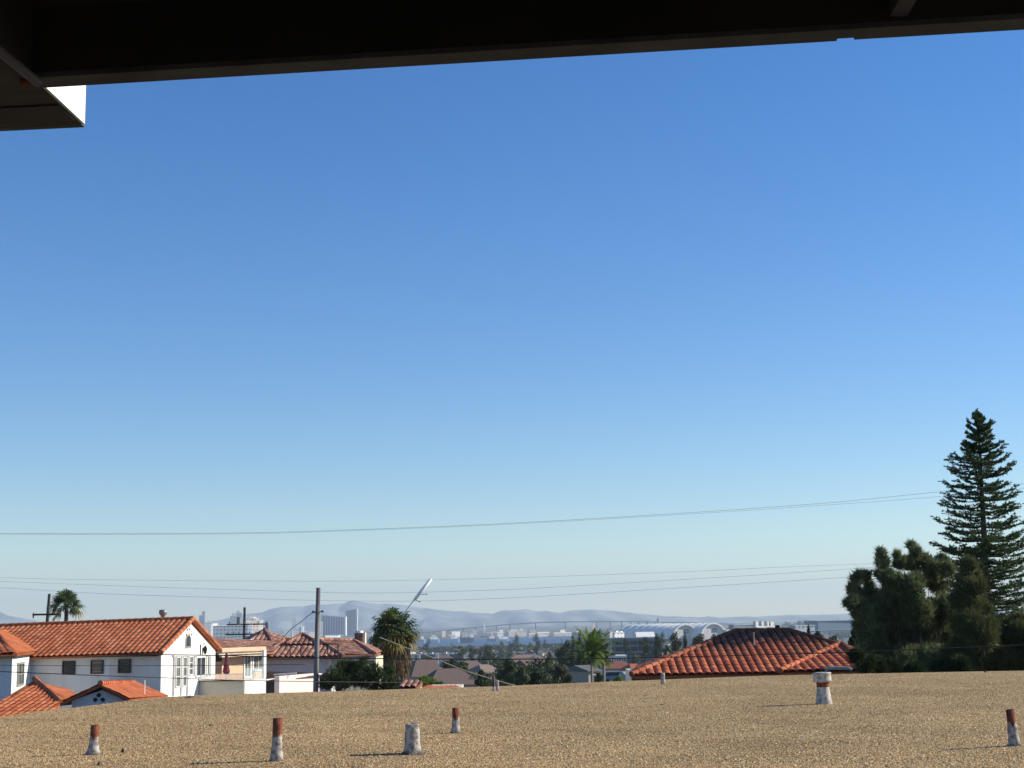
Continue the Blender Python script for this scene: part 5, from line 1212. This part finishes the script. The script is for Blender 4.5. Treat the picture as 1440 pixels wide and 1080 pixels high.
while placed < 262:
    px = rs.uniform(560, 1215) if rs.random() < .7 else rs.uniform(560, 880); d = 10 ** rs.uniform(math.log10(330), math.log10(3300))
    if placed >= 205:
        px = rs.uniform(575, 885); d = rs.uniform(215, 560); t = near_p[placed % 4] if placed < 209 else copy_tree(near_p[placed % 4])
        if 805 < px and d < 330: px -= 120
        x, gz = ground_xy(px, d); sc = rs.uniform(.65, 1.15) * (1 + (d - 215) / 900); t.location = (x, d, gz - .3); t.scale = (sc, sc, sc * rs.uniform(.8, 1.2)); t.rotation_euler = (0, 0, rs.uniform(0, 6.28)); placed += 1; continue
    if d > 2300 and px < 835: continue

    if px > 880 and rs.random() < .3: continue
    if 584 < px < 655 and 1100 < d < 1470: continue
    x, gz = ground_xy(px, d); t = protos[placed % 4] if placed < 4 else copy_tree(protos[placed % 4])
    sc = rs.uniform(.8, 1.7) * (1.3 if d > 1500 else 1); t.location = (x, d, gz - .3); t.scale = (sc, sc, sc * rs.uniform(.7, 1.1)); t.rotation_euler = (0, 0, rs.uniform(0, 6.28)); placed += 1
hp = []
for k in range(5):
    q_ = ['brown hip roofed cream', 'grey roofed white', 'two storey red roofed grey', 'flat pale roofed tan', 'two storey tan roofed cream'][k]; t = thing('house', 'small ' + q_ + ' house on the far slope down to the bay', 'house', (0, 0, 0), q_ + ' houses on the far slope')
    W, Dp, h, r_ = [(7, 5, 3.2, 2.0), (9, 5.5, 3.0, 2.2), (6, 5, 5.6, 1.6), (8, 6, 3.4, 0.25), (5.5, 4.5, 5.8, 1.9)][k]
    g = Geo(); g.box(-W + .4, W - .4, -Dp + .4, Dp - .4, -4, h); g.build('wall', WL[k % 4], t)
    g = Geo(); kk = 3 if r_ > 1 else 0; g.add([(-W, -Dp, h), (W, -Dp, h), (W, Dp, h), (-W, Dp, h), (-W + kk, 0 if kk else -Dp, h + r_), (W - kk, 0 if kk else -Dp, h + r_)], [(0, 1, 5, 4), (1, 2, 5), (2, 3, 4, 5), (3, 0, 4), (3, 2, 1, 0)]); g.build('roof', [RB[0], RB[1], RB[3], RB[4], RB[2]][k], t)
    g = Geo(); [g.box(x - .6, x + .6, -Dp + .3, -Dp + .38, h - 2, h - .9) for x in (0,)]; g.build('window', glass, t); hp.append(t)
placed = 0
while placed < 105:
    px = rs.uniform(560, 1215); d = 10 ** rs.uniform(math.log10(480), math.log10(3300))
    if 575 < px < 660 and 1000 < d < 1500: continue
    x, gz = ground_xy(px, d); t = hp[placed % 5] if placed < 5 else copy_tree(hp[placed % 5])
    t.location = (x, d, gz); t.rotation_euler = (0, 0, rs.uniform(.2, 1.2)); placed += 1

# =================================================================== ACROSS THE BAY
SH_Y = 5400
def block(label, px0, px1, top, depth, M, bot=None, dep=None, name='building', cat='building', group=None, roofm=None, crown=None):
    a = P(px0, top, depth); b = P(px1, top, depth); zb = P(px0, bot, depth).z if bot else min(terr(a.x, depth), 2) ; dep = dep or max((b.x - a.x) * .7, 12)
    zt = (a.z + b.z) / 2; t = thing(name, label, cat, ((a.x + b.x) / 2, depth + dep / 2, zb), group)
    W_ = b.x - a.x; kk = W_ * (.5 + .7 * ((int(px0 * 7) % 10) / 10)); g = Geo(); g.prism([(a.x, depth), (b.x, depth + kk), (b.x, depth + kk + dep), (a.x, depth + dep)], zb, zt); g.build('wall', M, t)
    g = Geo(); q = W_ * .02 + .3; g.prism([(a.x - q, depth - q), (b.x + q, depth + kk - q), (b.x + q, depth + kk + dep + q), (a.x - q, depth + dep + q)], zt, zt + max(.8, (zt - zb) * .03)); g.build('roof', roofm or WL[2], t)
    if crown:
        for (u0, u1, hh) in crown:
            g = Geo(); g.prism([(a.x + W_ * u0, depth + kk * u0 + dep * .2), (a.x + W_ * u1, depth + kk * u1 + dep * .2), (a.x + W_ * u1, depth + kk * u1 + dep * .8), (a.x + W_ * u0, depth + kk * u0 + dep * .8)], zt + max(.8, (zt - zb) * .03) + .01, zt + hh * depth / F + 1); g.build('roof_block', M, t)
    return t
FM = {}
def fm(k, wall, gl_, fh=9, bw=14, fill=.5, fx=.6):
    if k not in FM: FM[k] = facade_mat('facade_' + k, wall, gl_, fh, bw, fill, fx)
    return FM[k]
f_blue = fm('blue_glass', (.22, .28, .34), (.05, .09, .13)); f_grey = fm('grey', (.34, .35, .37), (.08, .10, .13)); f_tan = fm('tan', (.52, .46, .38), (.25, .22, .2)); f_white = fm('white', (.75, .75, .74), (.25, .28, .3)); f_dark = fm('dark_glass', (.10, .13, .17), (.04, .06, .08))
# the tall striped hotel towers
def striped(label, px0, px1, top0, top1, depth, white_edge=None):
    a = P(px0, top0, depth); b = P(px1, top1, depth); zb = 3; dep = (b.x - a.x) * .45; t = thing('hotel_tower', label, 'skyscraper', ((a.x + b.x) / 2, depth + dep / 2, zb))
    n = 9; 
    g = Geo(); g.box8([(a.x, depth, zb), (b.x, depth, zb), (b.x, depth + dep, zb), (a.x, depth + dep, zb), (a.x, depth, a.z), (b.x, depth, b.z), (b.x, depth + dep, b.z), (a.x, depth + dep, a.z)]); g.build('wall', f_dark, t)
    for i in range(n):
        u = (i + .5) / n; x = a.x + (b.x - a.x) * u; z = a.z + (b.z - a.z) * u; w_ = (b.x - a.x) / n * .22; g = Geo(); g.box(x - w_, x + w_, depth - 2.5, depth - .01, zb, z + 3); g.build('fin', mat('mauve_concrete', (.50, .44, .46)), t)
    if white_edge:
        g = Geo(); x = b.x if white_edge > 0 else a.x; w_ = 2.2 * depth / F; g.box(x + .02, x + w_, depth - 3, depth + dep, zb, (b.z if white_edge > 0 else a.z) + 3); g.build('white_slab', WL[1], t)
    return t
striped('left and lower of the striped hotel towers, just right of the lone pole', 452, 484, 865.5, 868, 6900, 1)
striped('tallest striped hotel tower with a bright white right edge', 486.5, 500.5, 859, 857, 7000, 1)
block('low white building at the foot of the striped hotel towers', 457, 474, 893.5, 6000, f_white, dep=60)
block('pale low hall between the hotel towers and the brick chimney', 474, 500, 897, 6000, f_tan, dep=60)
block('low grey block behind the brick chimney', 500, 522, 889, 6300, f_grey, dep=60)
block('slim teal tower with a sloping top right of the white gable', 280, 287, 866, 6500, f_blue, crown=((.5, 1.0, 6),))
block('low grey tower right of the slim teal tower', 288, 296, 876, 6400, f_grey, crown=((.3, .7, 2),))
block('wide blue glass block with a white left edge behind the peach house', 299, 343, 880, 3800, f_blue, dep=90, roofm=WL[1])
block('white end slab of the wide blue glass block', 296.5, 299, 877.5, 3795, WL[1], dep=60)
block('tan stepped building right of the crossarm pole', 347, 362, 873.5, 3900, f_tan, dep=60, crown=((.1, .7, 3.5), (.2, .5, 5.5)))
block('dark skyscraper cluster member left of the crossarm pole', 324, 330, 866, 6800, f_dark, crown=((.3, .7, 3),))
block('dark skyscraper directly beside the crossarm pole', 331, 338, 862, 6900, f_dark, crown=((.2, .6, 2.5),))
block('grey blue skyscraper just right of the crossarm pole', 347, 352, 868, 7000, f_blue)
block('low grey blue block in the skyline left of the white pair', 385, 398, 887, 6500, f_blue, crown=((.2, .4, 3),))
block('thin dark skyscraper behind the drop cable', 411, 416, 868, 6800, f_blue, crown=((.0, .5, 2),))
block('broad hazy block with a pale top at the drop cable', 401, 421, 885, 6600, f_grey)
block('left one of the pair of thin white slabs in the skyline', 420.5, 422.8, 880, 6000, WL[1])
block('right one of the pair of thin white slabs in the skyline', 424.7, 426.8, 880.5, 6000, WL[1])
block('short thin white slab left of the pair', 408.5, 410.3, 887, 6000, WL[1])
block('blocky blue grey tower left of the lone pole', 432, 444, 874.5, 6500, f_blue, crown=((.2, .6, 2),))
block('pinkish low block behind the small brown hip roof', 434, 445, 889, 6000, f_tan)
block('greenish glass tower just right of the lone pole', 449.5, 453, 875, 6600, f_grey)
for i, (x0, x1, tp) in enumerate(((372, 379, 886), (391, 396, 883), (398, 402, 889), (427, 431, 887), (445, 450, 880), (476, 482, 893), (505, 512, 884), (358, 366, 884))):
    block('hazy grey building low in the downtown skyline between the taller towers', x0, x1, tp, 6700, (f_grey, f_blue, f_tan)[i % 3], group='hazy low buildings of the downtown skyline')

# far shore boats, sheds and cranes
def shed(label, px0, px1, top, bot, depth, M, name='warehouse', group=None):
    a = P(px0, bot, depth); b = P(px1, bot, depth); zt = P(px0, top, depth).z; zb = min(2.0, zt - 4); dep = 40; h = zt - zb; t = thing(name, label, 'warehouse', ((a.x + b.x) / 2, depth + 20, zb), group)
    kk = (b.x - a.x) * .5; g = Geo(); g.prism([(a.x, depth), (b.x, depth + kk), (b.x, depth + kk + dep), (a.x, depth + dep)], zb, zb + h * .75); g.build('wall', M, t); kv = Vector((0, kk, 0))
    g = Geo(); g.slab([Vector((a.x - 1, depth - 1, zb + h * .75)), Vector((b.x + 1, depth - 1, zb + h * .75)) + kv, Vector((b.x, depth + dep * .5, zt)) + kv, Vector((a.x, depth + dep * .5, zt))], (0, 0, .6)); g.slab([Vector((a.x, depth + dep * .5, zt)), Vector((b.x, depth + dep * .5, zt)) + kv, Vector((b.x + 1, depth + dep + 1, zb + h * .75)) + kv, Vector((a.x - 1, depth + dep + 1, zb + h * .75))], (0, 0, .6)); g.build('roof', WL[4 if len(WL) > 4 else 1], t)
    return t
cr_ = mat('cream_warehouse', (.70, .62, .46), var=.05)
shed('long cream warehouse with a dark band on the far shore', 756, 773, 889, 896, 5450, cr_)
shed('second long cream warehouse right of the first on the far shore', 779, 794, 890, 895, 5450, cr_)
shed('bright white shed right of the cream warehouses', 795, 804, 889.5, 894, 5500, WL[1])
shed('cream and white shed left of the long cream warehouse', 744, 752, 891, 897, 5440, cr_)
shed('pale low shed in front of the long cream warehouse', 752, 770, 895, 898, 5400, WL[1])
block('greyish terminal building with a stepped white roof on the far shore', 715, 741, 887.5, 5500, fm('terminal', (.45, .42, .40), (.2, .18, .18), 4, 6), dep=60, roofm=WL[1], crown=((.1, .5, 2), (.6, .8, 3)))
block('white stepped harbour building left of the terminal', 699, 716, 889.5, 5480, f_white, dep=40, roofm=WL[1], crown=((.2, .5, 3),))
block('white block standing at the water right of the bright tree', 857.5, 861.5, 886.5, 3000, WL[1], bot=899, dep=20)
block('cream slab tower above the bright green tree', 833, 836.5, 876, 3200, cr_, bot=898, dep=16)
block('pale block right of the cream slab tower', 840, 849, 891, 3100, f_white, bot=900, dep=20)
block('white stepped building right of the bright tree', 864, 879, 890, 2900, f_white, bot=899, dep=30, roofm=WL[1], crown=((.2, .45, 2.2), (.6, .9, 1.5)))
shed('pale shed roof above the grey multi storey building', 880, 915, 884.5, 889, 3300, WL[1])
shed('second pale shed row left of the arched hangars', 905, 935, 886, 890, 3100, WL[1])
shed('low pale roof just left of the left arched hangar', 895, 922, 889.5, 894, 2800, WL[2])
# white stepped building right of hangars, behind the red roof ridge
block('white building with two tall stair towers behind the red roof ridge', 1064, 1096, 881.5, 1700, fm('white_near', (.50, .49, .45), (.35, .36, .36), 5, 5, .5, .5), bot=900, dep=30, roofm=WL[1], crown=((.0, .14, 6.5), (.32, .42, 6.5), (.62, .72, 6), (.8, .98, 5.5)))
block('low white annex right of the stair towers', 1095, 1112, 884.5, 1720, f_white, bot=900, dep=25, roofm=WL[1])
block('long blue grey warehouse beside the flyover', 1150, 1215, 873, 2300, mat('blue_grey_cladding', (.17, .24, .31)), bot=890, dep=110, roofm=mat('blue_roof', (.35, .42, .47)))
block('blue dark office with a black band right of the white annex', 1118, 1152, 880, 2200, f_blue, bot=893, dep=40)
block('dark flat building between the hangars and the white stair towers', 1032, 1064, 879, 2400, mat('dull_blue_wall', (.16, .20, .24)), bot=895, dep=60)
block('pale flat roofs just above the red ridge', 1022, 1062, 886.5, 1900, f_tan, bot=897, dep=30, roofm=WL[1])
# flyover
a_ = P(1143, 889, 1500); b_ = P(1228, 886.5, 1500); t = thing('flyover', 'pale concrete flyover deck left of the broad pine', 'bridge', ((a_.x + b_.x) / 2, 1500, 10))
g = Geo(); g.slab([a_, b_, b_ + Vector((0, 12, 0)), a_ + Vector((0, 12, 0))], (0, 0, 1.5)); g.build('deck', mat('pale_concrete', (.58, .56, .54)), t)
for i in range(5):
    q = a_.lerp(b_, (i + .5) / 5); g = Geo(); g.box(q.x - .7, q.x + .7, 1503, 1506, 8, min(a_.z, b_.z) - .01); g.build('pier', MATS['pale_concrete'], t)
# white triangular sail like tent
def sail(label, px, top, bot, w_, depth, name='sailboat', lean=0.0, fat=.5):
    a = P(px, bot, depth); h = P(px, top, depth).z - a.z; s = w_ * depth / F; t = thing(name, label, 'sailboat', a)
    g = Geo(); n = 8
    L = [Vector((a.x - s * .1, a.y, a.z + h * q)) for q in np.linspace(0.02, 1, n)]
    Rr = [Vector((a.x + s * fat * 2 * (1 - q) ** .8 * (.5 + 1.2 * q if q < .4 else .98), a.y + s * .25 * math.sin(q * 3.1), a.z + h * q)) for q in np.linspace(0.02, 1, n)]
    V = L + Rr; B_ = [v + Vector((0, .25, 0)) for v in V]; nn = len(V)
    g.add(V + B_, [(i, i + 1, n + i + 1, n + i) for i in range(n - 1)] + [(nn + i + 1, nn + i, nn + n + i, nn + n + i + 1) for i in range(n - 1)] + [(n + i, n + i + 1, nn + n + i + 1, nn + n + i) for i in range(n - 1)]); g.build('sail', wm, t)
    g = Geo(); g.slab([Vector((a.x - s, a.y - 2, a.z)), Vector((a.x + s * 1.3, a.y - 2, a.z)), Vector((a.x + s * 1.1, a.y + 2, a.z)), Vector((a.x - s * .8, a.y + 2, a.z))], (0, 0, -2.2)); g.build('hull', mat('navy_hull', (.04, .06, .10)), t)
    g = Geo(); g.tube([a, a + Vector((0, 0, h * 1.03))], .35, 6); g.build('mast', WL[1], t)
    return t
sail('tall white sail standing up before the bridge and the harbour', 680.5, 873, 895, 4.6, 4300)
sail('small white pointed sail shape between the hangars and the stair towers', 1037.5, 875.5, 885, 5, 2600, fat=.55)
# ships
def ship(label, px0, px1, water, deck, depth, hull, sup, group=None, cat='ship'):
    a = P(px0, water, depth); b = P(px1, water, depth); zd = .2 + (P(px0, deck, depth).z) * .8; L = b.x - a.x; W = max(L * .12, 3); z0 = min(a.z, .6); t = thing('ship' if cat == 'ship' else 'motor_yacht', label, cat, ((a.x + b.x) / 2, depth, z0), group); cx = (a.x + b.x) / 2
    z0 = -.6
    bt = [(-.5, -.5), (.38, -.5), (.47, -.25), (.5, 0), (.47, .25), (.38, .5), (-.5, .5)]
    g = Geo(); V = [Vector((cx + u * L * .94, depth + v * W, z0)) for u, v in bt] + [Vector((cx + u * L, depth + v * W * 1.1, zd)) for u, v in bt]; n = len(bt)
    g.add(V, [tuple(range(n)), tuple(range(n, 2 * n))] + [(i, (i + 1) % n, (i + 1) % n + n, i + n) for i in range(n)]); g.build('hull', hull, t)
    for (u0, u1, z1, z2) in sup:
        g = Geo(); h = zd - z0; sk = (u1 - u0) * L * .5; g.prism([(cx + (u0 - .5) * L, depth - W * .4 - sk * .3), (cx + (u1 - .5) * L, depth + sk - W * .4 - sk * .3), (cx + (u1 - .5) * L, depth + sk + W * .2), (cx + (u0 - .5) * L, depth + W * .2)], zd + .02 + z1 * h, zd + z2 * h); g.build('superstructure', WL[1], t)
    g = Geo(); g.tube([(cx - L * .05, depth, zd), (cx - L * .05, depth, zd + (zd - z0) * 1.5)], max(.2, L * .005), 6); g.build('mast', WL[2], t)
    return t
navy = mat('navy_blue_hull', (.05, .09, .16), rough=.5); grey_h = mat('warship_grey', (.28, .31, .34), rough=.6)
ship('dark blue hulled ship moored at the far shore left of the tall sail', 647, 667, 902, 895, 4300, navy, ((.72, .95, 0, .5), (.45, .6, 0, .25)))
ship('white yacht on the bay right of the skirted palm', 603, 618, 900, 898, 4400, WL[1], ((.12, .8, 0, .6), (.25, .6, .6, 1.1)), cat='yacht')
ship('smaller white yacht left of the dark blue hulled ship', 632, 646, 899, 897, 4450, WL[1], ((.15, .8, 0, .6), (.3, .6, .6, 1.1)), cat='yacht')
ship('grey ship lying right of the tall sail', 684, 700, 900, 897, 4500, grey_h, ((.3, .7, 0, .8), (.45, .55, .8, 1.6)))
ship('white hulled ship below the stepped harbour building', 700, 716, 900, 898, 4350, WL[1], ((.1, .9, 0, .8),))
ship('small white boat on the water just right of the palm skirt', 590, 598, 899, 897.8, 4300, WL[1], ((.15, .75, 0, .7),), cat='yacht')
for i in range(26):
    px = rs.uniform(588, 760); tp = rs.uniform(884, 891); d = rs.uniform(5200, 5340); a = P(px, 899, d); z_ = P(px, tp, d).z; t = thing('moored_boat', 'tiny moored boat with a bare mast along the hazy far shore', 'sailboat', (a.x, d, 0), 'moored boats along the far shore')
    g = Geo(); g.slab([Vector((a.x - 7, d - 2, 2.2)), Vector((a.x + 7, d - 2, 2.2)), Vector((a.x + 9, d, 2.4)), Vector((a.x + 7, d + 2, 2.2)), Vector((a.x - 7, d + 2, 2.2))], (0, 0, -3)); g.build('hull', WL[1], t)
    g = Geo(); g.tube([(a.x, d, 1), (a.x, d, z_)], .3, 5); g.build('mast', WL[2], t)
    g = Geo(); g.box(a.x - 4, a.x + 2, d - 1.4, d + 1.4, 2.4, 4.5); g.build('cabin', WL[1], t)
for i in range(46):
    px = rs.uniform(600, 1060); tp = rs.uniform(886, 893) - (px - 600) * .008; d = rs.uniform(5500, 7800); w_ = rs.uniform(3, 11)
    block('pale low building in the hazy built up strip beyond the bay', px, px + w_, tp, d, (f_white, f_tan, f_grey, WL[1], WL[3])[i % 5], dep=30, roofm=(WL[1], WL[2])[i % 2], group='low buildings along the hazy far shore')
# control tower like mast behind the hangars
a = P(925.5, 893, 4200); t = thing('water_tower', 'thin tower with a small drum head left of the arched hangars', 'tower', (a.x, 4200, 2)); s = 4200 / F
g = Geo(); g.tube([(a.x, 4200, 2), P(925.5, 872, 4200)], [5, 3], 8); g.build('shaft', WL[2], t)
g = Geo(); g.lathe(P(925.5, 872.5, 4200), [(0, 0), (2 * s, .5 * s), (2.2 * s, 2.2 * s), (0, 3 * s)], 12); g.build('head', WL[2], t); g = Geo(); g.tube([P(925.5, 870, 4200), P(925.7, 865, 4200)], .8, 6); g.build('mast', WL[2], t)

# arched hangars
ribm = mat('white_arch_concrete', (.78, .77, .73), var=.05); wallm_ = mat('pale_hangar_wall', (.62, .60, .55), var=.08, scale=.05)
def hangar(label, pxc, ytop, r_px, depth, length, skew):
    c_ = P(pxc, ytop, depth); s = depth / F; Rr = r_px * s; zc = c_.z - Rr; uu = Vector((1, -skew, 0)).normalized(); t = thing('arched_hangar', label, 'hangar', (c_.x, depth, 0), 'pair of arched hangars')
    ax = Vector((skew, 1, 0)).normalized()
    def ring(rad, off, n=28): return [Vector((c_.x, depth, zc)) + ax * off + uu * (math.cos(math.pi * k / n) * rad * 1.12) + Vector((0, 0, math.sin(math.pi * k / n) * rad)) for k in range(n + 1)]
    n = 28; g = Geo(); a = ring(Rr * .965, 4); b = ring(Rr * .965, length); a2 = ring(Rr * .93, 4); b2 = ring(Rr * .93, length); m_ = n + 1
    g.add(a + b + b2 + a2, [(i, i + 1, m_ + i + 1, m_ + i) for i in range(n)] + [(m_ + i, m_ + i + 1, 2 * m_ + i + 1, 2 * m_ + i) for i in range(n)] + [(2 * m_ + i, 2 * m_ + i + 1, 3 * m_ + i + 1, 3 * m_ + i) for i in range(n)] + [(3 * m_ + i, 3 * m_ + i + 1, i + 1, i) for i in range(n)]); g.build('vault', ribm, t, True)
    K = 9
    for j in range(K):
        o_ = 0 if j == 0 else length * j / (K - 1) - 3; wd = 8 if j == 0 else 5; g = Geo(); A_ = ring(Rr * (1.03 if j == 0 else 1.012), o_); B_ = ring(Rr * (1.03 if j == 0 else 1.012), o_ + wd); A2 = ring(Rr * (.93 if j == 0 else .97), o_); B2 = ring(Rr * (.93 if j == 0 else .97), o_ + wd)
        g.add(A_ + B_ + B2 + A2, [(i, i + 1, m_ + i + 1, m_ + i) for i in range(n)] + [(m_ + i, m_ + i + 1, 2 * m_ + i + 1, 2 * m_ + i) for i in range(n)] + [(2 * m_ + i, 2 * m_ + i + 1, 3 * m_ + i + 1, 3 * m_ + i) for i in range(n)] + [(3 * m_ + i, 3 * m_ + i + 1, i + 1, i) for i in range(n)]); g.build('rib', ribm, t)
    g = Geo(); E = ring(Rr * .925, 5); g.slab([E[0] - Vector((0, 0, zc))] + E + [E[-1] - Vector((0, 0, zc))], ax * 1.5); ew = g.build('end_wall', wallm_, t)
    g = Geo(); p_ = Vector((c_.x, depth, zc)) + ax * 4.6; g.prism([v.xy for v in (p_ + uu * Rr * .02, p_ + uu * Rr * .36, p_ + uu * Rr * .36 - ax * .8, p_ + uu * Rr * .02 - ax * .8)], zc + Rr * .38, zc + Rr * .66); g.build('dark_opening', MATS['shaded_openings'], ew)
    return t
hangar('left one of the two white arched hangars beyond the dark trees', 964, 877.8, 20.0, 3000, 190, -.6)
hangar('right one of the two white arched hangars beyond the dark trees', 1003.5, 876.3, 20.0, 3000, 190, -.6)

# the long bridge
bm_ = mat('bridge_blue_grey', (.10, .14, .18), rough=.6)
bp = [(560, 892), (600, 888.7), (640, 884.6), (680, 880.5), (720, 877), (760, 874.6), (800, 873.6), (850, 873.2), (900, 873.4), (960, 874.8), (1010, 876.3), (1050, 878)]
t = thing('long_bridge', 'very long slender bridge on tall thin piers curving over the bay', 'bridge', (300, 7800, 0))
def bpt(px): 
    y = float(np.interp(px, [b[0] for b in bp], [b[1] for b in bp])); d = 7300 + 500 * ((px - 560) / 490) + 0; return P(px, y, d)
g = Geo(); path = [bpt(x) for x in range(560, 1051, 10)]
for i in range(len(path) - 1): g.slab([path[i], path[i + 1], path[i + 1] + Vector((0, 14, 0)), path[i] + Vector((0, 14, 0))], (0, 0, -5.5))
g.build('deck', bm_, t)
for px in (575, 592, 610, 630, 651, 669, 698, 717, 753, 795, 839, 858, 874, 887, 898, 910, 921, 933, 945):
    q = bpt(px); g = Geo(); g.box(q.x - 2.6, q.x + 2.6, q.y + 3, q.y + 9, 0, q.z - 5.51); g.box(q.x - 4, q.x + 4, q.y + 1, q.y + 12, q.z - 9, q.z - 5.52); g.build('pier', bm_, t)

# dark wooded point and city strip beyond the bay, on the right and behind the harbour
def wood_strip(x0, x1, base, hmax, d0, d1, n, M, seed):
    r_ = np.random.default_rng(seed); px = r_.uniform(x0, x1, n); d = r_.uniform(d0, d1, n); V = []; 
    cx = (px - 720) / F * d; th_ = r_.uniform(.4, 1, n) * hmax; gz = np.array([terr(a, b) for a, b in zip(cx, d)])
    m_ = 26; U = r_.normal(size=(n, m_, 3)); U /= np.linalg.norm(U, axis=2, keepdims=True); rad = r_.uniform(.5, 1.1, n)[:, None, None] * np.array([10, 10, 1.0]) ; U = U * rad; U[:, :, 2] = U[:, :, 2] / np.abs(U[:, :, 2]).max() * (th_ * .5)[:, None] + (gz + th_ * .5)[:, None]
    P0 = U; P0[:, :, 0] += cx[:, None]; P0[:, :, 1] += d[:, None]; P0 = P0.reshape(-1, 3); k = len(P0); q = r_.normal(size=(k, 3)); q /= np.linalg.norm(q, axis=1, keepdims=True); q2 = np.cross(q, r_.normal(size=(k, 3))); q2 /= np.linalg.norm(q2, axis=1, keepdims=True); s = r_.uniform(2.5, 5.5, k)[:, None]
    V = np.stack([P0 - q * s, P0 + q2 * s, P0 + q * s, P0 - q2 * s], 1).reshape(-1, 3)
    o = raw_mesh('distant_trees', V, np.arange(k * 4).reshape(-1, 4), M, None, r_.random(k)); o['kind'] = 'stuff'
wood_strip(800, 1260, 0, 22, 3400, 6200, 420, LM_dark, 5)
wood_strip(585, 830, 0, 6, 2500, 3300, 120, LM_dark, 6)
wood_strip(1090, 1480, 0, 40, 5200, 7600, 500, LM_dark, 8)

# =================================================================== HAZE
HZE = bpy.data.materials.new('haze_air'); HZE.use_nodes = True; t = HZE.node_tree; t.nodes.remove(t.nodes['Principled BSDF'])
pv = nd(t, 'ShaderNodeVolumePrincipled'); pv.inputs['Color'].default_value = (0.64, 0.77, 0.89, 1); pv.inputs['Density'].default_value = 0.72e-4; pv.inputs['Anisotropy'].default_value = 0.1
t.links.new(pv.outputs[0], t.nodes['Material Output'].inputs['Volume'])
g = Geo(); g.box(-14000, 14000, -600, 19500, -7, 460); o = g.build('haze', HZE); o['kind'] = 'stuff'
